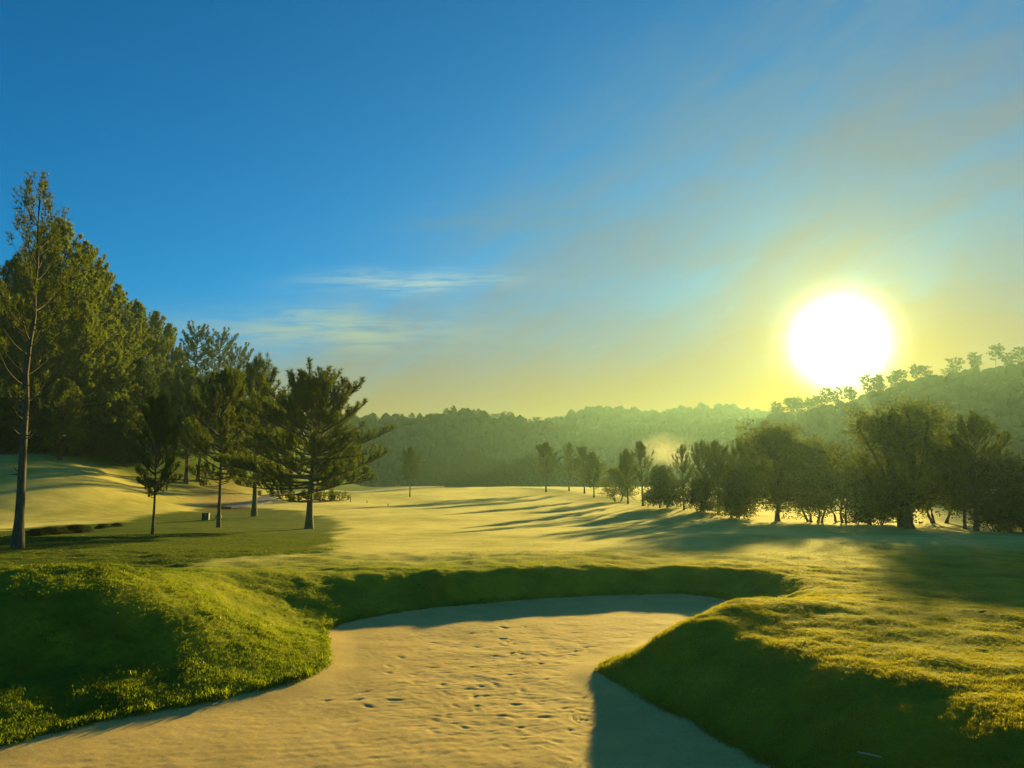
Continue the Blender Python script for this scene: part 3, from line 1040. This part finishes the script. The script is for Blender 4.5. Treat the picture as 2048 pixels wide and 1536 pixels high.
hill('sunward_hill', [(1380, 862, 403), (1500, 850, 366), (1570, 842, 339), (1630, 832, 316), (1690, 815, 299), (1750, 797, 286), (1810, 780, 278), (1870, 768, 273), (1940, 758, 269), (2020, 748, 265), (2100, 738, 261), (2300, 715, 257), (2800, 690, 252), (3400, 690, 252)],
     130, 110, -10, 1.4, 3.5, 2.1, 'umbrella pines along the crest of the steep hill under the sun',
     ('umbrella pine with bare trunk on the crest of the steep hill beside the sun', 'dense hazy woodland on the steep hill below the sun'), 2.6, 0.84, (0, 1, 0, 1, 2), (1540, 2120), 0.4)

# ------------------------------------------------------------------ trees on the west side
def at_px(name, var, mats, px, py, top, label, rz=0.0, group=None, h=7.55, wide=1.0, cat='tree', lean=(0, 0), far=240.0):
    p = stand(px, py, far)
    if p is None:
        p = point_at(px, py, 125.0)
        p.z = ground1(p.x, p.y)
    return plant(name, var, mats, p, h_between(p, px, top) / h, rz, label, cat, group, lean, wide)


at_px('pine_tree', TALL, NB, 35, 1097, 352, 'tall thin pine with long bare trunk, stub branches and sparse open top', 0.6, h=12.75)
at_px('pine_tree', PINE[1], ND, 305, 1068, 792, 'slender dark young pine on a thin bent trunk near the dark box', 1.0, wide=0.72)
at_px('pine_tree', PINE[1], NB, 437, 1055, 742, 'slender young pine with thin straight trunk standing just beside the dark box', 2.6, wide=0.85)
at_px('pine_tree', PINE[4], NB, 508, 1033, 716, 'full pine with thick trunk standing in front of the grey path', 0.4, wide=0.95)
at_px('pine_tree', PINE[0], NB, 618, 1057, 738, 'broad spreading pine at the edge of the fairway, reaching widest over the pale grass', 0.9, h=8.5, wide=1.16)
at_px('pine_tree', PINE[3], NB, 634, 998, 800, 'smaller pine half hidden behind the broad spreading pine', 1.9, wide=0.9)
at_px('pine_tree', PINE[4], ND, 372, 966, 740, 'dark pine on the sunlit slope above the grey path', 2.2, wide=1.15)
at_px('pine_tree', PINE[2], ND, 396, 962, 770, 'dark bushy pine on the sunlit slope, second from the grey path', 0.2, wide=1.2)

wood = [  # px, distance, py of the top, builder, wide, material
    (-170, 66, 380, 0, 1.0, NO), (-90, 70, 430, 1, 1.0, NO), (-20, 74, 500, 0, 1.0, NO), (30, 76, 520, 1, 1.0, ND), (75, 72, 486, 0, 1.05, NO), (130, 70, 456, 0, 1.1, NO), (172, 74, 498, 0, 1.0, NO),
    (208, 76, 540, 1, 1.0, NO), (243, 79, 578, 0, 1.0, NO), (276, 82, 606, 1, 1.0, NO), (306, 85, 628, 0, 1.0, NO), (333, 88, 652, 0, 0.95, NO),
    (395, 98, 664, 2, 1.15, NB), (440, 102, 676, 2, 1.1, NB), (478, 98, 706, 2, 0.9, NB), (360, 92, 700, 1, 0.9, NB), (530, 112, 765, 1, 1.0, NB), (575, 116, 790, 2, 1.0, NB),
    (95, 64, 640, 1, 1.1, NO), (165, 66, 610, 1, 1.15, NO), (20, 63, 700, 1, 1.1, ND), (225, 69, 690, 1, 1.1, NO), (285, 72, 720, 1, 1.1, ND), (335, 78, 745, 1, 1.05, ND), (-60, 62, 640, 1, 1.1, ND),
    (410, 88, 770, 1, 1.0, ND), (455, 94, 790, 1, 1.0, ND), (500, 104, 800, 1, 1.0, NB), (570, 120, 850, 1, 1.1, NB), (660, 140, 880, 1, 1.1, NB), (710, 150, 895, 1, 1.0, NB), (130, 61, 760, 1, 1.0, ND), (250, 68, 800, 1, 1.0, ND)]
rg = np.random.default_rng(7)
WL = {0: 'tall dense pine with candle-tipped crown in the dark wood behind the grassy mound',
      1: 'bushy pine with low full crown in the dark wood behind the grassy mound',
      2: 'flat-topped layered pine rising behind the dark wood beside the grey path'}
for px, dist, top, k, wide, mt in wood:
    tp_ = point_at(px, top, dist * 1.35)
    z0 = ground1(tp_.x, tp_.y)
    hh = (18.3, 18.3, 17.3)[k]
    sz = (tp_.z - z0) / hh
    ww = wide * min(1.35, max(0.85, 0.85 / sz ** 0.5))
    plant('forest_pine', FOREST[k], mt, (tp_.x, tp_.y, z0), sz, rg.uniform(0, 6.28), {id(NO): 'olive ', id(ND): 'dark green ', id(NB): 'green '}[id(mt)] + WL[k], 'tree', ('tall pines of the hillside wood', 'bushy pines of the hillside wood', 'layered pines behind the wood')[k], wide=ww)
# undergrowth at the edge of the wood
for i, (px, dist, hgt) in enumerate([(15, 63.5, 3.0), (70, 64, 3.4), (120, 65, 3.0), (165, 65, 3.6), (205, 66, 3.0), (245, 67, 3.3), (285, 68, 2.8), (320, 71, 3.2), (350, 76, 2.6), (420, 84, 2.6), (455, 90, 3.0), (480, 97, 3.0)]):
    p = point_at(px, 930, dist * 1.36)
    hgt *= 1.3
    plant('shrub', BUSH[i % 2], LD, (p.x, p.y, ground1(p.x, p.y)), hgt / (2.8, 2.2)[i % 2], i * 1.3, 'dark leafy shrub at the foot of the wood above the grassy mound', 'shrub', 'shrubs along the edge of the wood', wide=1.25)
for i, (px, py, hgt) in enumerate([(72, 1071, 0.34), (100, 1069, 0.40), (121, 1068, 0.30), (150, 1066, 0.46), (163, 1064, 0.36), (205, 1057, 0.30), (234, 1053, 0.24)]):  # flattened bush copies added to stand in for the dark ditch line
    p = stand(px, py)
    plant('ditch_stand_in', BUSH[1], LD, p, hgt / 2.2, i * 2.1, 'flat dark leafy clump standing in for the ditch line behind the tall thin pine', 'shrub', 'flat leafy clumps standing in for the ditch line', wide=3.2)

# ------------------------------------------------------------------ trees on the east side of the fairway
at_px('pine_tree', PINE[5], NB, 1092, 984, 886, 'round-headed pine at the far end of the berm, first of the row', 0.2, wide=1.21)
at_px('pine_tree', PINE[3], NB, 1138, 982, 888, 'open thin-crowned pine, second of the row from the berm end', 1.4, wide=0.98)
at_px('pine_tree', PINE[2], NB, 1169, 987, 892, 'rounded dark pine, third of the row from the berm end', 2.7, wide=1.09)
at_px('pine_tree', PINE[4], NB, 1188, 995, 905, 'forked pine with low branches at the end of the green berm', 0.9, wide=1.03)
at_px('small_tree', BROAD[2], LB, 1236, 1003, 930, 'small low-branching leafy tree between the pines on the berm', 0.5, h=5.0, wide=1.57)
at_px('pine_tree', PINE[4], NB, 1256, 1008, 899, 'dense pine beside the small low-branching leafy tree', 2.0, wide=0.92)
at_px('pine_tree', PINE[3], NB, 1286, 1012, 887, 'vase-shaped pine with thin upswept branches beside the round bush', 0.3, wide=1.09, lean=(0, -0.04))
at_px('round_bush', BUSH[0], LD, 1327, 1016, 936, 'round dense dark bush standing alone on the berm', 0.0, h=2.75, wide=1.06, cat='bush')
at_px('pine_tree', PINE[3], NB, 1368, 1020, 893, 'open airy pine just beside the round dark bush', 2.9, wide=0.83)
at_px('pine_tree', PINE[2], NB, 1404, 1021, 883, 'full pine rising behind the low green bush', 1.0, wide=0.98)
at_px('leafy_bush', BUSH[1], LD, 1402, 1024, 955, 'low green bush at the foot of the full pine', 0.8, h=2.2, wide=1.09, cat='bush')
at_px('pine_tree', PINE[4], NB, 1437, 1027, 883, 'pine with round crown on a straight clear trunk', 2.2, wide=1.09)
at_px('pine_tree', PINE[2], NB, 1482, 1031, 876, 'pine half hidden by the feathery broadleaf tree', 0.4, wide=0.92)
at_px('leafy_bush', BUSH[1], LB, 1476, 1037, 930, 'sprawling bush at the foot of the feathery broadleaf tree', 1.9, h=2.2, wide=0.92, cat='bush')
at_px('broadleaf_tree', BROAD[1], LB, 1555, 1042, 838, 'feathery broadleaf tree with wide crown on a single short trunk', 0.6, h=5.75, wide=1.31)
at_px('small_tree', BROAD[2], LB, 1628, 1044, 868, 'many-stemmed leafy tree with ragged top beside the feathery broadleaf tree', 2.2, h=5.0, wide=1.23)
at_px('small_tree', BROAD[2], LD, 1688, 1045, 880, 'dense dark many-stemmed tree crowded against the big broadleaf tree', 0.9, h=5.0, wide=1.36)
at_px('broadleaf_tree', BROAD[0], LB, 1815, 1055, 795, 'biggest broadleaf tree with dark domed crown and thick trunk', 1.1, h=6.5, wide=1.39)
at_px('leafy_bush', BUSH[1], LD, 1752, 1050, 950, 'dark bush under the crown of the biggest broadleaf tree', 2.5, h=2.2, wide=1.15, cat='bush')
at_px('small_tree', BROAD[2], LB, 1880, 1046, 860, 'leafy tree filling the gap behind the biggest broadleaf tree', 0.1, h=5.0, wide=1.29)
at_px('pine_tree', PINE[2], NB, 1953, 1062, 828, 'pine with whorled lower branches standing past the biggest broadleaf tree', 0.7, wide=1.15)
at_px('pine_tree', PINE[4], ND, 1930, 1058, 880, 'dark slim pine close behind the pine with whorled branches', 2.0, wide=1.03)
at_px('small_tree', BROAD[2], LD, 2033, 1065, 905, 'dark leafy tree at the end of the row past the pines', 1.6, h=5.0, wide=1.57)
at_px('leafy_bush', BUSH[1], LD, 1995, 1064, 985, 'dark bush beneath the pine with whorled branches', 0.3, h=2.2, wide=1.15, cat='bush')
at_px('leafy_bush', BUSH[0], LD, 2075, 1066, 935, 'thick dark bush closing the end of the row', 0.3, h=2.75, wide=1.26, cat='bush')
# lone pine on the crest
at_px('pine_tree', PINE[5], ND, 820, 972, 895, 'lone pine with dark round head on the fairway crest', 1.3, wide=0.85, far=186)
# misty trees in the dip beyond the crest
rg = np.random.default_rng(17)
for px, dist, top in [(640, 185, 905), (690, 190, 915), (735, 200, 925), (845, 195, 928), (870, 200, 918), (895, 205, 922), (920, 205, 908), (945, 210, 900), (968, 205, 912), (990, 190, 920), (1010, 180, 922), (1032, 175, 918), (1055, 170, 910), (1075, 180, 915), (1110, 180, 918), (1150, 185, 925), (1205, 190, 930)]:
    p = point_at(px, top, dist * 1.22 + 20)
    z0 = ground1(p.x, p.y)
    k = int(rg.integers(0, 2))
    plant('misty_tree', FARBROAD[k], FB, (p.x, p.y, z0), (p.z - z0) / (12.2, 10.2)[k], rg.uniform(0, 6.28), 'hazy leafy tree in the dip beyond the fairway crest', 'tree', 'hazy trees beyond the fairway crest', wide=rg.uniform(0.8, 1.05))

# ------------------------------------------------------------------ small things
def box_mesh(name, sx_, sy_, z0, z1, taper=1.0, bev=0.02):
    h0, h1 = (sx_ / 2, sy_ / 2), (sx_ / 2 * taper, sy_ / 2 * taper)
    rings = []
    for (hx, hy), z in ((h0, z0), (h0, z0 + 0.001), (h1, z1 - bev), ((h1[0] - bev, h1[1] - bev), z1)):
        bx = min(hx, hy) * 0.15
        rings.append([(hx - bx, -hy, z), (hx, -hy + bx, z), (hx, hy - bx, z), (hx - bx, hy, z), (-hx + bx, hy, z), (-hx, hy - bx, z), (-hx, -hy + bx, z), (-hx + bx, -hy, z)])
    V = np.array(rings).reshape(-1, 3)
    Fq = [(i * 8 + j, i * 8 + (j + 1) % 8, i * 8 + 8 + (j + 1) % 8, i * 8 + 8 + j) for i in range(3) for j in range(8)]
    me = bpy.data.meshes.new(name)
    me.from_pydata([tuple(v) for v in V], [], Fq + [tuple(range(24, 32)), tuple(range(7, -1, -1))])
    me.update()
    return me


m_green = plain('green_plastic', (0.016, 0.030, 0.016), (0.028, 0.045, 0.022), 9.0, 0.5, 0.1)
m_stone = plain('pale_stone', (0.26, 0.22, 0.13), (0.38, 0.33, 0.20), 5.0, 0.9, 0.6)
m_post = plain('weathered_post', (0.10, 0.045, 0.022), (0.18, 0.085, 0.04), 14.0, 0.8, 0.2)
m_white = plain('bleached_straw', (0.55, 0.50, 0.38), (0.70, 0.65, 0.50), 30.0, 0.7, 0.1)
m_dead = plain('dead_leaf', (0.10, 0.045, 0.015), (0.18, 0.09, 0.03), 30.0, 0.8, 0.1)
p = stand(411, 1040)
e = bpy.data.objects.new('equipment_box', None)
COL.objects.link(e)
e.location = p
e.rotation_euler = (0, 0, 0.25)
tag(e, 'small dark green box standing on the grass beside the slender pine', 'box')
link('body', box_mesh('body', 0.58, 0.58, -0.05, 0.52, 0.94), m_green, e)
link('lid', box_mesh('lid', 0.62, 0.62, 0.521, 0.59, 0.97), m_green, e)
lat = box_mesh('latch', 0.08, 0.03, 0.40, 0.50, 1.0, 0.008)
lo = link('latch', lat, m_stone, e)
lo.location = (0, -0.295, 0)
# stone beside it
rg = np.random.default_rng(3)
nu, nv = 12, 8
V = []
for i in range(nv + 1):
    for j in range(nu):
        a, bb = j * 2 * math.pi / nu, -math.pi / 2 + math.pi * i / nv
        d_ = np.array([math.cos(a) * math.cos(bb), math.sin(a) * math.cos(bb), math.sin(bb)])
        r_ = 1 + 0.25 * float(vnoise(d_[0] * 1.7 + 5 + d_[2], d_[1] * 1.7 + d_[2], 77))
        V.append(d_ * r_ * [0.30, 0.24, 0.26])
Fq = [(i * nu + j, i * nu + (j + 1) % nu, (i + 1) * nu + (j + 1) % nu, (i + 1) * nu + j) for i in range(nv) for j in range(nu)]
p = stand(430, 1038)
o = link('boulder', mesh_np('boulder', np.array(V), [np.array(Fq)]), m_stone)
o.location = p + Vector((0.15, 0.4, 0.16))
tag(o, 'pale rounded boulder leaning by the small dark green box', 'boulder')


def stake(px, py, hpx, label, r=0.035):
    p = stand(px, py)
    h = hpx / F * p.y
    wd_ = Wood()
    wd_.tube([(0, 0, -0.15), (0, 0, h * 0.5), (0.004, 0, h * 0.93), (0.004, 0, h)], [r, r, r * 0.97, r * 0.4], 8)
    o = link('marker_stake', wd_.mesh('marker_stake'), m_post)
    o.location = p
    o.rotation_euler = (0.03, 0.04, px)
    tag(o, label, 'stake')


stake(701, 1004, 12, 'short dark marker stake near the broad spreading pine', 0.06)
stake(734, 1006, 5, 'tiny dark peg in the pale fairway, the one nearer the trees', 0.05)
stake(776, 1013, 5, 'tiny dark peg in the open pale fairway', 0.05)
stake(1296, 1015, 8, 'short reddish marker stake on the berm beside the round bush', 0.045)
# straw on the bank and a fallen leaf
p = stand(1740, 1526)
wd_ = Wood()
q1 = stand(1716, 1518)
q2 = stand(1766, 1534)
dv = (q2 - q1)
wd_.tube([(0, 0, 0.05), tuple(dv * 0.5 + Vector((0, 0, 0.06))), tuple(dv + Vector((0, 0, 0.06)))], [0.006, 0.007, 0.004], 6)
o = link('dry_straw', wd_.mesh('dry_straw'), m_white)
o.location = q1
tag(o, 'thin pale dry straw lying on the shaded bunker bank', 'straw')
p = stand(1966, 1233)
V = np.array([(-0.07, 0, 0.02), (-0.03, -0.035, 0.035), (0.03, -0.032, 0.045), (0.08, 0, 0.05), (0.03, 0.034, 0.05), (-0.03, 0.036, 0.04), (0, 0, 0.015)])
me = mesh_np('fallen_leaf', V, [np.array([(6, 0, 1), (6, 1, 2), (6, 2, 3), (6, 3, 4), (6, 4, 5), (6, 5, 0)])])
o = link('fallen_leaf', me, m_dead)
o.location = p + Vector((0, 0, 0.03))
tag(o, 'small brown curled leaf lying on the sunlit turf above the bunker', 'leaf')

# ------------------------------------------------------------------ grass blades (too many to count)
def tuft(seed, n, hgt, spread, wdt, lean=0.5, leafy=0.0):
    rg = np.random.default_rng(seed)
    V, Fq = [], []
    for i in range(n):
        a = rg.uniform(0, 6.28)
        r = spread * math.sqrt(rg.random())
        b0 = np.array([math.cos(a) * r, math.sin(a) * r, -0.01])
        a2 = rg.uniform(0, 6.28)
        l_ = hgt * rg.uniform(0.55, 1.15)
        ln = rg.uniform(0.15, lean)
        dd = np.array([math.cos(a2), math.sin(a2), 0])
        s = np.array([-dd[1], dd[0], 0]) * wdt * rg.uniform(0.6, 1.2) * 0.5
        m_ = b0 + dd * l_ * ln * 0.35 + [0, 0, l_ * 0.6]
        tp_ = b0 + dd * l_ * ln * 1.2 + [0, 0, l_ * (0.95 - 0.3 * ln)]
        k = len(V)
        V += [b0 + s, b0 - s, m_ + s * 0.9, m_ - s * 0.9, tp_]
        Fq += [(k, k + 1, k + 3, k + 2), (k + 2, k + 3, k + 4)]
    me = bpy.data.meshes.new('grass_tuft')
    me.from_pydata([tuple(v) for v in V], [], Fq)
    me.update()
    return me


def grass_mat(name, dark, light, tcol, trans=0.45, gloss=0.06, dry=None):
    m, t, out = new_mat(name)
    g = t.n('ShaderNodeNewGeometry')
    pos = g.outputs['Position']
    oi = t.n('ShaderNodeObjectInfo').outputs['Random']
    f = t.m('ADD', t.m('MULTIPLY', t.ramp(t.noise(pos, 0.9, 5, 0.6), 0.33, 0.68), 0.45), t.m('MULTIPLY', oi, 0.35))
    f = t.m('ADD', f, t.m('MULTIPLY', t.m('SUBTRACT', t.noise(pos, 7.0, 2, 0.5), 0.42), 1.1), clamp=True)
    c = t.mix(f, dark, light)
    if dry:
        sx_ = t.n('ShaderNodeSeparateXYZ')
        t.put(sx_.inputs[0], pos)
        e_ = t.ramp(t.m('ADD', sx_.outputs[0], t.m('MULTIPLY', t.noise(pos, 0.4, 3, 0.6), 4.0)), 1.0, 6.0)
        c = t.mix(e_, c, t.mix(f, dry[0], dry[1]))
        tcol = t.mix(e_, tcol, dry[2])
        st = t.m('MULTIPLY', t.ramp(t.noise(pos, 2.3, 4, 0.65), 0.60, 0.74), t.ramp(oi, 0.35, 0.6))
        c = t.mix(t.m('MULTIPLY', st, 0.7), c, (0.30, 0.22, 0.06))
    d = t.n('ShaderNodeBsdfDiffuse')
    t.put(d.inputs[0], c)
    tr = t.n('ShaderNodeBsdfTranslucent')
    t.put(tr.inputs[0], t.mix(0.6, c, tcol))
    ms = t.n('ShaderNodeMixShader')
    ms.inputs[0].default_value = trans
    t.put(ms.inputs[1], d.outputs[0])
    t.put(ms.inputs[2], tr.outputs[0])
    gl = t.n('ShaderNodeBsdfGlossy')
    gl.inputs['Roughness'].default_value = 0.32
    t.put(gl.inputs[0], (0.9, 0.9, 0.8))
    m2 = t.n('ShaderNodeMixShader')
    m2.inputs[0].default_value = gloss
    t.put(m2.inputs[1], ms.outputs[0])
    t.put(m2.inputs[2], gl.outputs[0])
    t.put(out.inputs[0], m2.outputs[0])
    return m


def scatter_stuff(name, label, xy, scale, variants, mat, seed):
    rg = np.random.default_rng(seed)
    n = len(xy)
    z = np.concatenate([ground(a[:, 0], a[:, 1]) for a in np.array_split(xy, 30)])
    me = bpy.data.meshes.new(name)
    me.vertices.add(n)
    me.vertices.foreach_set('co', np.column_stack([xy, z]).astype(np.float32).ravel())
    # blades lean slightly downhill
    eps = 0.15
    gxx = (np.concatenate([ground(a[:, 0] + eps, a[:, 1]) for a in np.array_split(xy, 30)]) - z) / eps
    gyy = (np.concatenate([ground(a[:, 0], a[:, 1] + eps) for a in np.array_split(xy, 30)]) - z) / eps
    rot = np.column_stack([np.arctan(gyy) * 0.7 + rg.normal(0, 0.12, n), -np.arctan(gxx) * 0.7 + rg.normal(0, 0.12, n), rg.uniform(0, 6.28, n)])
    at_ = me.attributes.new('rot', 'FLOAT_VECTOR', 'POINT')
    at_.data.foreach_set('vector', rot.astype(np.float32).ravel())
    at_ = me.attributes.new('size', 'FLOAT', 'POINT')
    at_.data.foreach_set('value', scale.astype(np.float32))
    o = link(name, me)
    ng = bpy.data.node_groups.new(name, 'GeometryNodeTree')
    ng.interface.new_socket('Geometry', in_out='INPUT', socket_type='NodeSocketGeometry')
    ng.interface.new_socket('Geometry', in_out='OUTPUT', socket_type='NodeSocketGeometry')
    N = ng.nodes
    gi, go = N.new('NodeGroupInput'), N.new('NodeGroupOutput')
    ip = N.new('GeometryNodeInstanceOnPoints')
    coll = bpy.data.collections.new(name + '_tufts')
    for i, v in enumerate(variants):
        v.materials.append(mat)
        coll.objects.link(bpy.data.objects.new('tuft', v))
    ci = N.new('GeometryNodeCollectionInfo')
    ci.inputs[0].default_value = coll
    ci.inputs['Separate Children'].default_value = True
    ci.inputs['Reset Children'].default_value = True
    ra = N.new('GeometryNodeInputNamedAttribute')
    ra.data_type = 'FLOAT_VECTOR'
    ra.inputs[0].default_value = 'rot'
    sa = N.new('GeometryNodeInputNamedAttribute')
    sa.data_type = 'FLOAT'
    sa.inputs[0].default_value = 'size'
    e2r = N.new('FunctionNodeEulerToRotation')
    L = ng.links.new
    L(gi.outputs[0], ip.inputs['Points'])
    L(ci.outputs[0], ip.inputs['Instance'])
    ip.inputs['Pick Instance'].default_value = True
    L(ra.outputs[0], e2r.inputs[0])
    L(e2r.outputs[0], ip.inputs['Rotation'])
    L(sa.outputs[0], ip.inputs['Scale'])
    L(ip.outputs[0], go.inputs[0])
    md = o.modifiers.new('scatter', 'NODES')
    md.node_group = ng
    tag(o, label, 'grass', kind='stuff')
    return o


rg = np.random.default_rng(77)
N_ = 340000
u = rg.random(N_)
dist = 4.5 * (46 / 4.5) ** u
azi = rg.uniform(-0.80, 0.80, N_)
xy = np.column_stack([dist * np.sin(azi), dist * np.cos(azi)])
keep = np.ones(N_, bool)
nearm = (xy[:, 0] > -17) & (xy[:, 0] < 13) & (xy[:, 1] < 28)
sdv = np.full(N_, 9.0)
sdv[nearm] = poly_sdf(xy[nearm, 0], xy[nearm, 1], RING)
keep &= sdv > -0.015
keep &= xy[:, 1] > 2.5
xy, sdv, dist = xy[keep], sdv[keep], dist[keep]
fr = RING[rg.integers(0, len(RING), 9000)][:, :2]
nx_ = np.roll(RING[:, :2], -1, 0)
fi_ = rg.integers(0, len(RING), 9000)
fr = RING[fi_, :2] + (nx_[fi_] - RING[fi_, :2]) * rg.random((9000, 1)) + rg.normal(0, 0.045, (9000, 2))
fr = fr[fr[:, 1] > 7.5]
n_fr = len(fr)
xy = np.concatenate([xy, fr])
sdv = np.concatenate([sdv, np.zeros(n_fr)])
dw, rf, _ = cover(xy[:, 0], xy[:, 1])
bank = np.clip(1 - sdv / 4.0, 0, 1)
leafy = (xy[:, 0] < -3) & (xy[:, 1] < 15.5) & (sdv < 5)
hgt = 0.45 + 0.25 * bank + 0.35 * rf + 0.30 * leafy - 0.2 * dw
hgt *= rg.uniform(0.6, 1.3, len(hgt)) * (0.85 + 0.20 * vnoise(xy[:, 0] / 0.35, xy[:, 1] / 0.35, 88) + 0.15 * vnoise(xy[:, 0] / 1.1, xy[:, 1] / 1.1, 89))
hgt = np.clip(hgt, 0.25, 2.2)
hgt[-n_fr:] *= rg.uniform(0.9, 1.7, n_fr)
TURF = [tuft(s_, 16, 0.050, 0.075, 0.0075, 0.9) for s_ in range(5)]
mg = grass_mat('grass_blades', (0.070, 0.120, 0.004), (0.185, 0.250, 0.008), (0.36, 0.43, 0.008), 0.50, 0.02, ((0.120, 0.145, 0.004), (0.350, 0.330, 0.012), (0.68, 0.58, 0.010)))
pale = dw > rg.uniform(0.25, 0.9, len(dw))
lush = (rf > rg.uniform(0.2, 0.8, len(rf))) & ~pale
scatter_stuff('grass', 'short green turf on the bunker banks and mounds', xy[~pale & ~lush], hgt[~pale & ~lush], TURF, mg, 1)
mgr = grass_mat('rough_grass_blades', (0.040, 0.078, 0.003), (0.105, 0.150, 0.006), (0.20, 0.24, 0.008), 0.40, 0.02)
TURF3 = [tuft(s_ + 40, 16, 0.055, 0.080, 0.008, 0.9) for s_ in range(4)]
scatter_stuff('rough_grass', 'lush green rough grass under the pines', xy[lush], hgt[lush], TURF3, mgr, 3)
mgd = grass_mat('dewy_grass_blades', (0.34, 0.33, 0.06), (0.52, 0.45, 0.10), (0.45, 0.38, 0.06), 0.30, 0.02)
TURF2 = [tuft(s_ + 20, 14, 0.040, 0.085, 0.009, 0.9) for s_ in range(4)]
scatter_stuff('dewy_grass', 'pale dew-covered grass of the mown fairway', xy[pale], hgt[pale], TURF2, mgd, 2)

# ------------------------------------------------------------------ smoke drifting beyond the trees
c0 = point_at(1332, 905, 150)
nu, nv = 20, 12
V = []
for i in range(nv + 1):
    for j in range(nu):
        a, bb = j * 2 * math.pi / nu, -math.pi / 2 + math.pi * i / nv
        V.append((math.cos(a) * math.cos(bb), math.sin(a) * math.cos(bb), math.sin(bb)))
Fq = np.array([(i * nu + j, i * nu + (j + 1) % nu, (i + 1) * nu + (j + 1) % nu, (i + 1) * nu + j) for i in range(nv) for j in range(nu)])
o = link('smoke', mesh_np('smoke', np.array(V), [Fq], True))
o.location = c0
o.scale = (9.0, 5.0, 5.0)
ms_, t, out = new_mat('smoke')
co = t.n('ShaderNodeTexCoord').outputs['Object']
r_ = t.v('LENGTH', co)
nn = t.noise(co, 2.0, 4, 0.6, 0.4)
den = t.m('MULTIPLY', t.ramp(t.m('ADD', r_, t.m('MULTIPLY', t.m('SUBTRACT', nn, 0.5), 1.3)), 0.85, 0.1), 0.028)
pv = t.n('ShaderNodeVolumePrincipled')
t.put(pv.inputs['Color'], (0.95, 0.93, 0.85))
t.put(pv.inputs['Density'], den)
pv.inputs['Anisotropy'].default_value = 0.5
t.put(out.inputs['Volume'], pv.outputs[0])
o.data.materials.append(ms_)
ms_.volume_intersection_method = 'FAST' if hasattr(ms_, 'volume_intersection_method') else None
tag(o, 'small puff of yellow sunlit smoke rising behind the pines', 'smoke', kind='stuff')

# ------------------------------------------------------------------ haze
hm, t, out = new_mat('haze')
pv = t.n('ShaderNodeVolumePrincipled')
t.put(pv.inputs['Color'], (0.40, 0.70, 0.76))
pv.inputs['Density'].default_value = 0.00026
pv.inputs['Anisotropy'].default_value = 0.60
t.put(out.inputs['Volume'], pv.outputs[0])
X0, X1, Y0, Y1, Z0, Z1 = -3100, 3100, -700, 4100, -16, 51
V = [(X0, Y0, Z0), (X1, Y0, Z0), (X1, Y1, Z0), (X0, Y1, Z0), (X0, Y0, Z1), (X1, Y0, Z1), (X1, Y1, Z1), (X0, Y1, Z1)]
me = bpy.data.meshes.new('haze')
me.from_pydata(V, [], [(3, 2, 1, 0), (4, 5, 6, 7), (0, 1, 5, 4), (1, 2, 6, 5), (2, 3, 7, 6), (3, 0, 4, 7)])
me.update()
o = link('haze', me, hm)
o.display_type = 'WIRE'
tag(o, 'thin bright morning haze lying over the whole valley', 'haze', kind='stuff')
